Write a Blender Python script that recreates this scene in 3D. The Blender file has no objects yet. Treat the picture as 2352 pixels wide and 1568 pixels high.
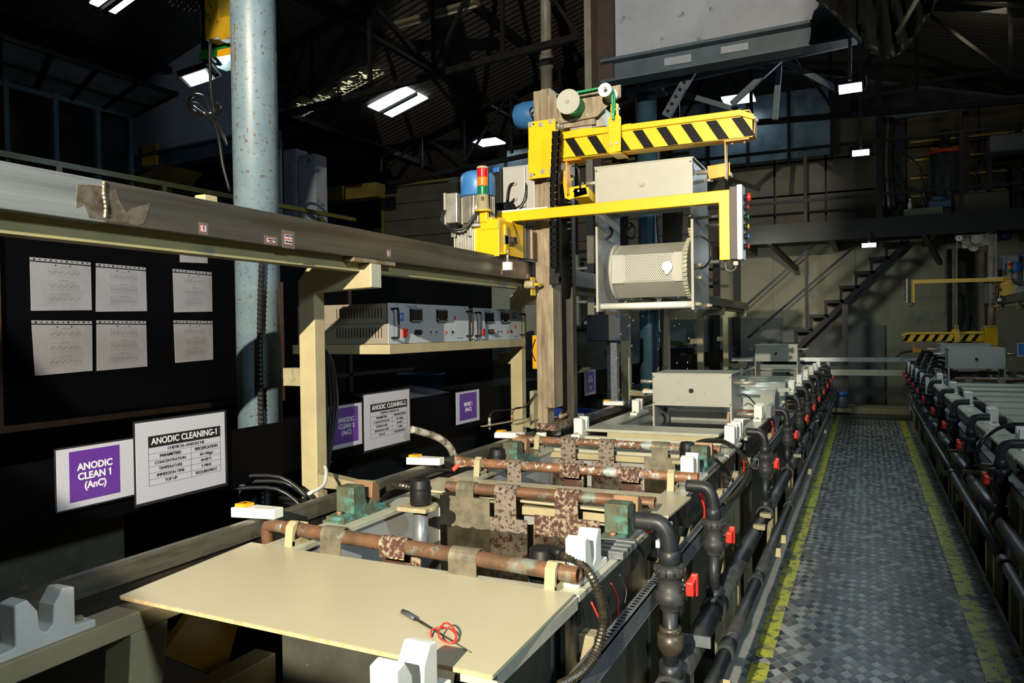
import bpy, math, random
from mathutils import Vector, Matrix
PI = math.pi
R_ = random.Random(7)
SC = bpy.context.scene
COL = SC.collection

# ------------------------------------------------------------------ camera
def _cam(yaw, pitch, roll):
    y, p, r = map(math.radians, (yaw, pitch, roll))
    f = Vector((-math.sin(y)*math.cos(p), math.cos(y)*math.cos(p), math.sin(p)))
    rt = Vector((math.cos(y), math.sin(y), 0)); up = rt.cross(f)
    return rt*math.cos(r)+up*math.sin(r), -rt*math.sin(r)+up*math.cos(r), f
CR, CU, CF = _cam(25.0802, -.8110, -.8)
CAMP = Vector((0, 0, 1.75))
cd = bpy.data.cameras.new('camera'); cam = bpy.data.objects.new('camera', cd); COL.objects.link(cam)
m3 = Matrix((CR, CU, -CF)).transposed()
cam.matrix_world = Matrix.Translation(CAMP) @ m3.to_4x4()
cd.sensor_width = 36; cd.lens = 1740/2352*36; cd.clip_start = .05; cd.clip_end = 200
SC.camera = cam
def at(u, v, x=None, y=None, z=None):
    """measured point of the photograph on the plane x=, y= or z= (metres)"""
    d = CR*((u-1176)/1740) - CU*((v-784)/1740) + CF
    if x is not None: t = (x-CAMP.x)/d.x
    elif y is not None: t = (y-CAMP.y)/d.y
    else: t = (z-CAMP.z)/d.z
    p = CAMP + d*t
    return (p.x, p.y, p.z)

# ------------------------------------------------------------------ world + lights
SC.view_settings.view_transform = 'Standard'; SC.view_settings.look = 'None'
SC.view_settings.gamma = 1; SC.view_settings.use_curve_mapping = False
SC.view_settings.exposure = 0.0
w = bpy.data.worlds.new('world'); SC.world = w; w.use_nodes = True
w.node_tree.nodes['Background'].inputs[0].default_value = (.75, .85, 1, 1)
w.node_tree.nodes['Background'].inputs[1].default_value = .25
def look(o, tgt):
    o.rotation_euler = (Vector(tgt)-Vector(o.location)).to_track_quat('-Z', 'Y').to_euler()
def lamp(name, kind, loc, tgt, power, col=(1, 1, 1), size=.3, sy=None, angle=90, blend=.1):
    l = bpy.data.lights.new(name, kind); l.energy = power; l.color = col
    if kind == 'AREA':
        l.size = size
        if sy: l.shape = 'RECTANGLE'; l.size_y = sy
    else: l.shadow_soft_size = size
    if kind == 'SPOT': l.spot_size = math.radians(angle); l.spot_blend = blend
    o = bpy.data.objects.new(name, l); COL.objects.link(o); o.location = loc; look(o, tgt)
    return o
KEY = Vector((-.15, -3.6, 3.6))
def kdir(az, el): az, el = math.radians(az), math.radians(el); return Vector((-math.sin(az)*math.cos(el), math.cos(az)*math.cos(el), math.sin(el)))
lamp('photo_lamp', 'SPOT', KEY, KEY+kdir(9.0, -4.8), 4700, (1, .90, .71), .022, angle=46.4, blend=.05)
lamp('bay_lamp_left', 'AREA', (2.8, .6, 3.9), (-2.2, 3.4, 1.7), 125, (.74, .90, 1), .5)
lamp('bay_lamp_aisle', 'AREA', (.3, 9.5, 4.9), (0, 8.6, 0), 60, (.70, .92, 1), 1.2)
lamp('bay_lamp_end', 'AREA', (-1.8, 13.2, 3.1), (-.6, 17, 1.6), 38, (.88, .95, .82), .5)
lamp('bay_lamp_gallery', 'AREA', (1.5, 12.5, 6.0), (1.5, 17, 4.4), 6, (1, .88, .62), .6)

# ------------------------------------------------------------------ materials
MATS = {}
def mat(name, c, c2=None, sc=12, lo=.4, hi=.65, rough=.5, metal=0, bump=0, bsc=None, spots=(), emit=None, stretch=None, spec=None, dist=.002, alpha=None, trans=0, rvar=0):
    m = bpy.data.materials.new(name); m.use_nodes = True; nt = m.node_tree; N = nt.nodes; L = nt.links
    b = N['Principled BSDF']
    b.inputs['Roughness'].default_value = rough; b.inputs['Metallic'].default_value = metal
    if spec is not None: b.inputs['Specular IOR Level'].default_value = spec
    b.inputs['Base Color'].default_value = (*c, 1)
    if trans: b.inputs['Transmission Weight'].default_value = trans
    tc = N.new('ShaderNodeTexCoord'); src = tc.outputs['Object']
    if stretch:
        mp = N.new('ShaderNodeMapping'); mp.inputs['Scale'].default_value = stretch; L.new(src, mp.inputs[0]); src = mp.outputs[0]
    def noise(s, detail=5, r=.6):
        n = N.new('ShaderNodeTexNoise'); n.inputs['Scale'].default_value = s; n.inputs['Detail'].default_value = detail
        n.inputs['Roughness'].default_value = r; L.new(src, n.inputs['Vector']); return n.outputs['Fac']
    def ramp(f, a, z):
        r = N.new('ShaderNodeMapRange'); r.inputs[1].default_value = a; r.inputs[2].default_value = z; L.new(f, r.inputs[0]); return r.outputs[0]
    cur = None
    if c2:
        mx = N.new('ShaderNodeMix'); mx.data_type = 'RGBA'; L.new(ramp(noise(sc), lo, hi), mx.inputs[0])
        mx.inputs[6].default_value = (*c, 1); mx.inputs[7].default_value = (*c2, 1); cur = mx.outputs[2]
    for (col, s, a, z) in spots:
        mx = N.new('ShaderNodeMix'); mx.data_type = 'RGBA'; L.new(ramp(noise(s, 3, .7), a, z), mx.inputs[0])
        if cur: L.new(cur, mx.inputs[6])
        else: mx.inputs[6].default_value = (*c, 1)
        mx.inputs[7].default_value = (*col, 1); cur = mx.outputs[2]
    if cur: L.new(cur, b.inputs['Base Color'])
    if bump:
        bp = N.new('ShaderNodeBump'); bp.inputs['Strength'].default_value = bump; bp.inputs['Distance'].default_value = dist
        L.new(noise(bsc or sc*2), bp.inputs['Height']); L.new(bp.outputs[0], b.inputs['Normal'])
    if rvar:
        L.new(ramp(noise(sc*.7), .3, .7), N.new('ShaderNodeMath').inputs[0])
        mm = N[-1]; mm.operation = 'MULTIPLY_ADD'; mm.inputs[1].default_value = rvar; mm.inputs[2].default_value = rough
        L.new(mm.outputs[0], b.inputs['Roughness'])
    if emit:
        b.inputs['Emission Color'].default_value = (*emit[0], 1); b.inputs['Emission Strength'].default_value = emit[1]
    MATS[name] = m; return m
cream = mat('cream_paint', (.42, .36, .205), (.36, .31, .18), 6, rough=.45, spots=[((.2, .15, .07), 22, .70, .76)])
creamd = mat('cream_paint_dirty', (.32, .28, .165), (.23, .20, .12), 9, rough=.55, spots=[((.12, .08, .04), 14, .60, .72)])
board = mat('board_face', (.47, .43, .29), (.45, .41, .28), 2, rough=.28, spots=[((.36, .28, .15), 5, .74, .77)])
ply = mat('board_edge', (.55, .40, .22), (.40, .28, .14), 60, rough=.8)
ppbox = mat('barrel_pp', (.43, .425, .36), (.395, .39, .325), 5, rough=.4, spots=[((.36, .34, .27), 40, .68, .75)])
ppgrey = mat('plate_pp_grey', (.33, .34, .33), (.27, .28, .27), 7, rough=.35)
rim = mat('tank_rim', (.46, .46, .36), (.38, .38, .30), 8, rough=.3, spots=[((.62, .62, .56), 30, .68, .74)])
tankside = mat('tank_side', (.055, .055, .043), (.035, .035, .027), 5, rough=.4, spots=[((.12, .115, .08), 25, .66, .75)])
liquid = mat('bath_liquid', (.010, .009, .006), (.018, .016, .010), 6, rough=.06, spots=[((.14, .12, .08), 70, .74, .78)])
whitep = mat('white_plastic', (.78, .78, .72), (.72, .72, .64), 9, rough=.35)
copper = mat('copper_pipe', (.20, .10, .055), (.115, .068, .04), 10, rough=.45, metal=.25, bump=.2, spots=[((.20, .23, .19), 8, .57, .66), ((.28, .11, .06), 22, .62, .72), ((.07, .05, .035), 30, .62, .68)])
coppersalt = mat('copper_pipe_salted', (.26, .12, .06), (.15, .08, .045), 12, rough=.5, metal=.2, bump=.3, spots=[((.36, .42, .40), 9, .56, .66), ((.50, .54, .52), 34, .56, .63), ((.34, .15, .07), 26, .6, .7)])
rustpl = mat('rusted_plate', (.27, .22, .17), (.20, .17, .14), 20, rough=.6, metal=.3, bump=.25, spots=[((.05, .022, .014), 60, .54, .58), ((.06, .024, .016), 16, .60, .64)])
rustpl2 = mat('red_rust_plate', (.34, .28, .20), (.26, .20, .14), 20, rough=.65, metal=.1, bump=.3, spots=[((.075, .03, .018), 60, .45, .52), ((.065, .024, .015), 14, .50, .60)])
dullpl = mat('dull_metal_plate', (.25, .22, .15), (.12, .11, .08), 16, rough=.5, metal=.4, bump=.2)
patina = mat('copper_patina', (.085, .11, .065), (.05, .05, .028), 14, rough=.7, bump=.5, spots=[((.06, .17, .14), 11, .48, .60), ((.10, .33, .29), 26, .60, .70), ((.12, .07, .03), 17, .60, .66)])
copperclean = mat('copper_bare', (.30, .17, .09), (.2, .12, .07), 12, rough=.5, metal=.3)
black = mat('black_plastic', (.007, .007, .008), (.012, .012, .013), 20, rough=.5, spec=.3, spots=[((.10, .09, .07), 45, .70, .76)])
rubber = mat('black_cable', (.012, .012, .013), rough=.4)
flex = mat('flex_conduit', (.022, .02, .016), (.05, .042, .025), 60, rough=.35, metal=.3)
pvc = mat('dark_pvc', (.014, .016, .019), (.024, .026, .027), 14, rough=.42, spec=.35, spots=[((.14, .15, .13), 40, .66, .76)])
pvcg = mat('grey_pvc_dusty', (.022, .024, .026), (.045, .046, .044), 10, rough=.5, spec=.35, spots=[((.14, .14, .12), 28, .62, .74)])
pvcb = mat('brown_pvc', (.03, .025, .018), (.06, .05, .035), 18, rough=.4, spots=[((.25, .22, .15), 30, .66, .76)])
red = mat('red_plastic', (.62, .03, .02), rough=.35)
redtape = mat('red_tape', (.62, .06, .03), rough=.4)
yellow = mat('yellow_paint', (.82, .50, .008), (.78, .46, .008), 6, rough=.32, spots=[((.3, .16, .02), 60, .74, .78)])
yellowd = mat('yellow_paint_worn', (.50, .30, .01), (.40, .23, .01), 10, rough=.5, spots=[((.03, .025, .01), 9, .60, .68)])
orange = mat('orange_yellow_paint', (.78, .36, .01), (.70, .30, .01), 9, rough=.35)
blackp = mat('black_stripe_paint', (.004, .004, .004), rough=.5, spec=.12)
steel = mat('raw_steel', (.38, .31, .21), (.20, .15, .10), 8, rough=.38, metal=.4, bump=.15, stretch=(3, 3, .4), rvar=.15)
steeld = mat('dark_steel', (.05, .045, .04), (.09, .07, .05), 8, rough=.45, metal=.5, stretch=(3, 3, .5))
rail = mat('rail_steel', (.15, .14, .12), (.085, .08, .068), 5, rough=.33, metal=.6, bump=.12, stretch=(1, .18, 5), spots=[((.10, .08, .05), 5, .60, .70)])
railb = mat('rail_steel_painted_shine', (.42, .46, .47), (.26, .28, .29), 5, rough=.32, metal=.55, bump=.12, stretch=(1, .15, 6))  # rail length up to the weld; bluish lamp shine put into its colour
railx = mat('weld_burn_steel', (.34, .30, .23), (.13, .10, .065), 22, rough=.35, metal=.7, bump=.4)
stainless = mat('bright_bolt', (.50, .46, .38), rough=.38, metal=.55)
galv = mat('galvanised_tray', (.20, .22, .23), (.14, .155, .165), 30, rough=.4, metal=.4, spots=[((.32, .34, .34), 50, .66, .74)])
bluepole = mat('blue_pole_paint', (.155, .215, .25), (.12, .175, .21), 7, rough=.42, bump=.15, spots=[((.10, .06, .045), 45, .60, .64), ((.20, .25, .26), 18, .62, .72), ((.13, .08, .05), 6, .66, .74)])
bluesteel = mat('blue_grey_steel', (.04, .07, .09), (.03, .05, .065), 5, rough=.5)
wallup = mat('upper_wall_grey', (.27, .29, .34), (.22, .24, .285), 2, rough=.7, spots=[((.08, .09, .11), 6, .62, .72)])
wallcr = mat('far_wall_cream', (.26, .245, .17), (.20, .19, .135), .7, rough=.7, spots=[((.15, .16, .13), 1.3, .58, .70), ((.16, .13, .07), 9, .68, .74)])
wallgr = mat('grey_wall_panel', (.11, .118, .115), (.075, .082, .08), 4, rough=.6)
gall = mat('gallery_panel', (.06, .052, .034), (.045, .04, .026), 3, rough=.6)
clad = mat('cladding_board', (.045, .043, .032), (.034, .032, .025), 3, rough=.6)
roofm = mat('roof_sheet', (.018, .016, .013), (.027, .023, .018), 6, rough=.7)
darkst = mat('black_steel_frame', (.006, .006, .007), (.010, .010, .010), 10, rough=.45, spec=.2)
rustst = mat('rusty_brown_steel', (.03, .014, .01), (.018, .009, .007), 8, rough=.6)
greypole = mat('grey_cream_pipe', (.22, .21, .17), (.17, .165, .13), 6, rough=.5)
bandm = mat('black_board', (.0015, .0015, .002), rough=.6, spec=.05)
wood = mat('brown_wood', (.07, .032, .011), (.04, .018, .007), 20, rough=.5, stretch=(8, 1, 1))
paper = mat('paper_white', (.46, .46, .52), rough=.35)
paperg = mat('paper_in_sleeve', (.25, .25, .28), (.21, .21, .235), 8, rough=.22, bump=.3, bsc=14, dist=.004)
sleeve = mat('clear_black_sleeve', (.02, .02, .022), rough=.15)
ink = mat('black_print', (.01, .01, .01), rough=.5)
inkl = mat('grey_chart_print', (.14, .14, .15), rough=.5)
purple = mat('purple_print', (.105, .03, .26), rough=.3)
whitepr = mat('white_print', (.7, .7, .75), rough=.4)
rectgrey = mat('rectifier_face', (.42, .46, .49), (.40, .43, .46), 4, rough=.4)
rectside = mat('rectifier_case', (.25, .22, .165), (.22, .195, .145), 4, rough=.4)
bluel = mat('blue_label', (.03, .15, .5), rough=.35)
screen = mat('black_meter', (.004, .004, .005), rough=.35, spec=.15)
motorb = mat('motor_blue', (.05, .20, .48), (.04, .16, .40), 5, rough=.4)
motord = mat('motor_dark_blue', (.02, .07, .16), rough=.45)
alu = mat('cast_aluminium', (.42, .40, .35), (.30, .28, .24), 12, rough=.45, metal=.5)
lightgrey = mat('light_grey_box', (.46, .46, .44), rough=.4)
boxgrey = mat('dark_grey_box', (.06, .065, .075), rough=.35)
brownblk = mat('dark_brown_box', (.045, .035, .03), (.06, .05, .04), 9, rough=.5)
rope = mat('green_rope', (.02, .30, .10), (.10, .5, .25), 90, .5, .6, rough=.7, bump=.5)
rope2 = mat('tan_rope', (.35, .28, .12), rough=.8)
gredl = mat('red_lens', (.55, .01, .01), rough=.12, spec=.8)
gorl = mat('amber_lens', (.75, .20, .01), rough=.12, spec=.8)
ggrl = mat('green_lens', (.005, .16, .07), rough=.12, spec=.8)
green = mat('green_paint', (.015, .20, .03), rough=.35)
greenb = mat('green_button', (.01, .22, .13), rough=.3)
yelb = mat('yellow_button', (.7, .5, .03), rough=.3)
blueb = mat('blue_button', (.03, .2, .6), rough=.3)
netm = mat('net_twine', (.10, .085, .05), rough=.8)
tarp = mat('brown_tarpaulin', (.028, .020, .012), (.04, .03, .018), 5, rough=.5)
ledm = mat('led_face', (1, 1, 1), emit=((.85, .95, 1), 14))
skym = mat('skylight_sheet', (.8, .9, 1), emit=((.85, .93, 1), 3.2))
skyw = mat('warm_leak_light', (.8, .8, .6), emit=((.80, .78, .48), 1.1))
panl = mat('ceiling_led_panel', (1, 1, 1), emit=((.7, .88, 1), 9))
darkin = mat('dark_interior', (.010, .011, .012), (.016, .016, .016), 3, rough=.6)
stained = mat('stained_green_concrete', (.06, .06, .04), (.035, .036, .026), 6, rough=.7, spots=[((.10, .085, .04), 9, .60, .72)])
wetfl = mat('wet_dark_floor', (.014, .012, .008), (.03, .024, .014), 5, rough=.12, bump=.4, bsc=9)
grout = mat('tile_grout', (.30, .31, .29), (.22, .23, .22), 8, rough=.4)
tl = [mat('tile_glass_%s' % n, c, tuple(x*.8 for x in c), 9, rough=.30, spec=.35, rvar=.2) for n, c in (('light', (.30, .31, .285)), ('mid', (.15, .16, .15)), ('brown', (.12, .11, .09)), ('slate', (.055, .075, .085)), ('dark', (.018, .026, .03)))]
yline = mat('yellow_floor_paint', (.42, .42, .02), (.30, .31, .03), 8, rough=.5, spots=[((.05, .055, .05), 16, .54, .60), ((.12, .13, .07), 4, .55, .68)])
bluepl = mat('blue_plastic', (.01, .03, .16), rough=.35)
bluecap = mat('blue_cap_plastic', (.02, .12, .45), rough=.35)
clearpl = mat('frosted_bottle_plastic', (.10, .14, .16), rough=.25)
gasket = mat('drum_white_pp', (.50, .50, .40), (.44, .45, .36), 4, rough=.3)
foliage = mat('green_sponge', (.04, .06, .01), rough=.9)
chip = mat('chipboard_packing', (.20, .13, .06), (.09, .055, .03), 60, rough=.8)
drop = mat('water_drop', (.7, .72, .72), rough=.05, spec=1)

# ------------------------------------------------------------------ mesh builder
class MB:
    T = None          # optional point transform for a whole machine
    def __init__(s): s.v = []; s.f = []; s.m = []; s.sm = []
    def _add(s, vs, fs, m=0, smooth=False):
        n = len(s.v)
        if MB.T: vs = [MB.T(p) for p in vs]
        s.v += [tuple(p) for p in vs]
        for f in fs: s.f.append([i+n for i in f]); s.m.append(m); s.sm.append(smooth)
        return s
    def box(s, x0, x1, y0, y1, z0, z1, m=0):
        if x0 > x1: x0, x1 = x1, x0
        if y0 > y1: y0, y1 = y1, y0
        if z0 > z1: z0, z1 = z1, z0
        vs = [(x, y, z) for z in (z0, z1) for y in (y0, y1) for x in (x0, x1)]
        return s._add(vs, [(0, 2, 3, 1), (4, 5, 7, 6), (0, 1, 5, 4), (2, 6, 7, 3), (0, 4, 6, 2), (1, 3, 7, 5)], m)
    def bar(s, a, b, w, h=None, m=0, up=(0, 0, 1)):
        a, b = Vector(a), Vector(b); h = h or w; d = (b-a).normalized(); u = Vector(up)
        if abs(d.dot(u)) > .98: u = Vector((0, 1, 0))
        sx = d.cross(u).normalized(); sz = sx.cross(d).normalized()
        vs = [p + sx*i*w/2 + sz*j*h/2 for p in (a, b) for i, j in ((-1, -1), (1, -1), (1, 1), (-1, 1))]
        return s._add(vs, [(3, 2, 1, 0), (4, 5, 6, 7), (0, 1, 5, 4), (1, 2, 6, 5), (2, 3, 7, 6), (3, 0, 4, 7)], m)
    def cyl(s, a, b, r, n=16, m=0, r2=None, caps=True, smooth=True, cm=None):
        a, b = Vector(a), Vector(b); d = (b-a).normalized(); r2 = r if r2 is None else r2
        u = Vector((0, 0, 1)) if abs(d.z) < .9 else Vector((1, 0, 0)); x = d.cross(u).normalized(); y = d.cross(x)
        vs = [p + (x*math.cos(2*PI*i/n)+y*math.sin(2*PI*i/n))*q for p, q in ((a, r), (b, r2)) for i in range(n)]
        s._add(vs, [(i, (i+1) % n, n+(i+1) % n, n+i) for i in range(n)], m, smooth)
        if caps:
            k = len(s.v)-2*n; cmm = m if cm is None else cm
            s.f.append([k+i for i in range(n)][::-1]); s.m.append(cmm); s.sm.append(False)
            s.f.append([k+n+i for i in range(n)]); s.m.append(cmm); s.sm.append(False)
        return s
    def ring(s, a, b, ro, ri, n=24, m=0):
        a, b = Vector(a), Vector(b); d = (b-a).normalized()
        u = Vector((0, 0, 1)) if abs(d.z) < .9 else Vector((1, 0, 0)); x = d.cross(u).normalized(); y = d.cross(x)
        vs = [p + (x*math.cos(2*PI*i/n)+y*math.sin(2*PI*i/n))*q for p, q in ((a, ro), (b, ro), (b, ri), (a, ri)) for i in range(n)]
        fs = [(k*n+i, k*n+(i+1) % n, ((k+1) % 4)*n+(i+1) % n, ((k+1) % 4)*n+i) for k in range(4) for i in range(n)]
        return s._add(vs, fs, m)
    def tube(s, pts, r, n=8, m=0, sub=4, ribs=0, closed=False):
        P = [Vector(p) for p in pts]; Q = []
        if sub > 1 and len(P) > 2:
            for i in range(len(P)-1):
                p0 = P[max(i-1, 0)]; p1 = P[i]; p2 = P[i+1]; p3 = P[min(i+2, len(P)-1)]
                for k in range(sub):
                    t = k/sub
                    Q.append(.5*((2*p1)+(p2-p0)*t+(2*p0-5*p1+4*p2-p3)*t*t+(3*p1-p0-3*p2+p3)*t**3))
            Q.append(P[-1])
        else: Q = P
        if ribs:
            L = sum((Q[i+1]-Q[i]).length for i in range(len(Q)-1)); K = int(L/ribs); W = []
            seg = 0; acc = 0
            for k in range(K+1):
                t = L*k/K
                while seg < len(Q)-2 and acc+(Q[seg+1]-Q[seg]).length < t: acc += (Q[seg+1]-Q[seg]).length; seg += 1
                l = (Q[seg+1]-Q[seg]).length; W.append(Q[seg].lerp(Q[seg+1], min(1, (t-acc)/max(l, 1e-6))))
            Q = W
        up = Vector((0, 0, 1)); vs = []; px_ = None
        for i, p in enumerate(Q):
            d = (Q[min(i+1, len(Q)-1)]-Q[max(i-1, 0)]).normalized()
            if px_ is None:
                u = up if abs(d.z) < .9 else Vector((1, 0, 0)); x = d.cross(u).normalized()
            else: x = (px_-d*px_.dot(d)).normalized()
            px_ = x; y = d.cross(x); rr = r*(1 if not ribs or i % 2 else .78)
            vs += [p+(x*math.cos(2*PI*k/n)+y*math.sin(2*PI*k/n))*rr for k in range(n)]
        fs = [(j*n+i, j*n+(i+1) % n, (j+1)*n+(i+1) % n, (j+1)*n+i) for j in range(len(Q)-1) for i in range(n)]
        fs += [tuple(range(n))[::-1], tuple((len(Q)-1)*n+i for i in range(n))]
        return s._add(vs, fs, m, not ribs)
    def prism(s, poly, ax, lo, hi, m=0):
        """poly: 2-D outline; ax 'x': (y,z), 'y': (x,z), 'z': (x,y)"""
        n = len(poly); g = {'x': lambda p, t: (t, p[0], p[1]), 'y': lambda p, t: (p[0], t, p[1]), 'z': lambda p, t: (p[0], p[1], t)}[ax]
        vs = [g(p, lo) for p in poly]+[g(p, hi) for p in poly]
        return s._add(vs, [tuple(range(n)), tuple(range(2*n-1, n-1, -1))]+[(i, n+i, n+(i+1) % n, (i+1) % n) for i in range(n)], m)
    def lathe(s, prof, c, n=24, m=0, axis='z'):
        vs = []; K = len(prof)
        for (r, h) in prof:
            for i in range(n):
                a = 2*PI*i/n; p = (r*math.cos(a), r*math.sin(a), h)
                if axis == 'x': p = (h, r*math.cos(a), r*math.sin(a))
                if axis == 'y': p = (r*math.cos(a), h, r*math.sin(a))
                vs.append((c[0]+p[0], c[1]+p[1], c[2]+p[2]))
        return s._add(vs, [(j*n+i, j*n+(i+1) % n, (j+1)*n+(i+1) % n, (j+1)*n+i) for j in range(K-1) for i in range(n)], m, True)
    def quad(s, a, b, c, d, m=0): return s._add([a, b, c, d], [(0, 1, 2, 3)], m)
    def build(s, name, mats, parent=None, bevel=0, label=None, kind=None, fixn=True):
        me = bpy.data.meshes.new(name); off = Vector(parent['_o']) if parent is not None and '_o' in parent else Vector((0, 0, 0))
        me.from_pydata([Vector(p)-off for p in s.v], [], s.f)
        if not isinstance(mats, (list, tuple)): mats = [mats]
        for m in mats: me.materials.append(m)
        me.polygons.foreach_set('material_index', [min(i, len(mats)-1) for i in s.m])
        me.polygons.foreach_set('use_smooth', s.sm)
        if fixn:
            import bmesh
            bm = bmesh.new(); bm.from_mesh(me); bmesh.ops.recalc_face_normals(bm, faces=bm.faces[:]); bm.to_mesh(me); bm.free()
        me.update()
        o = bpy.data.objects.new(name, me); COL.objects.link(o)
        if parent is not None:
            o.parent = parent
            if '_o' in parent: o['_o'] = tuple(parent['_o'])
        if bevel:
            b = o.modifiers.new('bevel', 'BEVEL'); b.width = bevel; b.segments = 2; b.limit_method = 'ANGLE'; b.angle_limit = .7
        if label: o['label'] = label
        if kind: o['kind'] = kind
        return o
def thing(name, label, cat, loc=(0, 0, 0), group=None, kind=None):
    o = bpy.data.objects.new(name, None); COL.objects.link(o); o.empty_display_size = .05
    if MB.T: loc = MB.T(loc)
    o.location = loc; o['_o'] = tuple(loc); o['label'] = label
    if cat: o['category'] = cat
    if group: o['group'] = group
    if kind: o['kind'] = kind
    return o
def tag(o, label, cat, group=None):
    o['label'] = label; o['category'] = cat
    if group: o['group'] = group
    return o
def dup(root, d, label=None, group=None):
    r = root.copy(); COL.objects.link(r); r.location = Vector(root.location)+Vector(d)
    if label: r['label'] = label
    if group: r['group'] = group
    def rec(a, b):
        for ch in list(a.children):
            c = ch.copy(); COL.objects.link(c); c.parent = b; rec(ch, c)
    rec(root, r); return r
ORD = ['nearest', 'second', 'third', 'fourth', 'fifth', 'sixth', 'seventh', 'eighth', 'ninth', 'tenth', 'eleventh', 'twelfth', 'thirteenth', 'fourteenth', 'fifteenth']
TEXTS = []
def text(body, parent, loc, size, m, facing='+x', name='lettering', bold=0, align='CENTER', sx=1, tilt=0):
    c = bpy.data.curves.new(name, 'FONT'); c.body = body; c.size = size; c.align_x = align; c.align_y = 'CENTER'
    c.extrude = .0002; c.offset = bold; c.materials.append(m); c.resolution_u = 3; c.space_line = .95
    o = bpy.data.objects.new(name, c); COL.objects.link(o)
    off = Vector(parent['_o']) if '_o' in parent else Vector((0, 0, 0))
    o.parent = parent; o.location = Vector(loc)-off
    o.rotation_euler = {'+x': (PI/2, tilt, PI/2), '-y': (PI/2, tilt, 0), '-x': (PI/2, tilt, -PI/2)}[facing]
    o.scale = (sx, 1, 1); TEXTS.append(o)
    return o
def lines(ls, parent, loc, size, m, step=.98, **k):
    for i, l in enumerate(ls):
        if l: text(l, parent, (loc[0], loc[1], loc[2]+size*step*((len(ls)-1)/2-i)), size, m, **k)

# ================================================================== STRUCTURE
def struct(name, mb, mats, **k):
    o = mb.build(name, mats, **k); o['kind'] = 'structure'; return o
fl = struct('floor', MB().box(-14, 9, -6, 17.2, -.30, -.10), wetfl)
# raised tiled walkway: a wavy lattice of small quadrilateral tiles, laid a hair proud of light grout
wk = MB().box(-.66, .74, -.6, 15.55, -.10, .0).build('walkway_slab', grout, fl)
def lat(i, j):
    # rotated lattice (diamonds), rows wave slightly
    px_, py_ = .066, .098
    x = (i+j)*px_/2; y = (i-j)*py_/2
    return (x+.006*math.sin(y*9+x*5)+.004*math.sin(37*i+11*j), y+.010*math.sin(x*14+y*2.3)+.005*math.sin(23*i-17*j))
near = []; field = MB(); spans = []
for i in range(20, 340):
    for j in range(-340, 20):
        cx, cy = (i+j)*.033, (i-j)*.049
        if -.60 < cx < .69 and 2.6 < cy < 15.45: spans.append((cy, cx, i, j))
spans.sort(); k = 0
cols = {}
for (cy, cx, i, j) in spans:
    q = [lat(i+a, j+b) for a, b in ((0, 0), (1, 0), (1, 1), (0, 1))]
    c = (sum(p[0] for p in q)/4, sum(p[1] for p in q)/4)
    q = [(c[0]+(p[0]-c[0])*.90, c[1]+(p[1]-c[1])*.90) for p in q]
    mi = R_.choices(range(5), (9, 5, 2, 1, 0) if (i % 2) == (j % 2) else (1, 1, 4, 6, 5))[0]
    zt = R_.uniform(.0010, .0020)
    vs = [(p[0], p[1], -.004) for p in q]+[(p[0], p[1], zt+R_.uniform(-.0006, .0006)) for p in q]
    fs = [(4, 5, 6, 7), (0, 1, 5, 4), (1, 2, 6, 5), (2, 3, 7, 6), (3, 0, 4, 7)]
    if k < 300 and cy > 3.55:
        MB()._add(vs, fs).build('tile', tl[mi], fl, fixn=False); k += 1
    else: field._add(vs, fs, mi)
field.build('tile_field', tl, fl, kind='stuff', fixn=False)
for nm, x0, x1, x2 in (('left', -.555, -.462, 0), ('right', .525, .625, 0)):
    y = 3.0; n = 0
    st = MB()
    while y < 15.3:       # worn paint laid in several strokes with ragged ends
        L = R_.uniform(.7, 1.6); e = [R_.uniform(-.006, .006) for _ in range(4)]
        st.prism([(x0+e[0], y), (x1+e[1], y+.02), (x1+e[2], y+L), (x0+e[3], y+L-.02)], 'z', .0018, .0034)
        y += L+(R_.uniform(.0, .012) if R_.random() < .8 else .06)
    st.build('painted_line', yline, fl)

# far wall with its darker patch, grey dado and door panel
wf = struct('wall_back', MB().box(-12, 7, 17.0, 17.2, -.3, 3.9), wallcr)
MB().box(-6, -1.6, 16.97, 17, -.1, 1.95).build('dado_panel', wallgr, wf)
for (a, b) in ((-1.6, -1.0), (-.62, -.42)): MB().box(a, b, 16.965, 17, .02, 1.75).build('dado_panel', wallgr, wf)
MB().box(-1.0, -.62, 16.968, 17, .02, 1.78).build('dado_panel', wallgr, wf)
dr = struct('door_1', MB().box(-.40, .33, 16.93, 17, .1, 1.76), wallgr)
MB().box(.20, .24, 16.91, 16.93, .85, .88).build('handle', darkst, dr)
for k in range(7): MB().box(-5+k*1.6, -4.99+k*1.6, 16.995, 17, 1.9, 3.8).build('panel_joint', wallgr, wf)
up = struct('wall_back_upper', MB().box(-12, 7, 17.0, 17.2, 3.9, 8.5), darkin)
struct('wall_left', MB().box(-12.2, -12, -6, 17, -.3, 8), darkin)
struct('wall_right', MB().box(7, 7.2, -6, 17, -.3, 8), darkin)
struct('wall_front', MB().box(-12, 7, -6.2, -6, -.3, 8), darkin)

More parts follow.
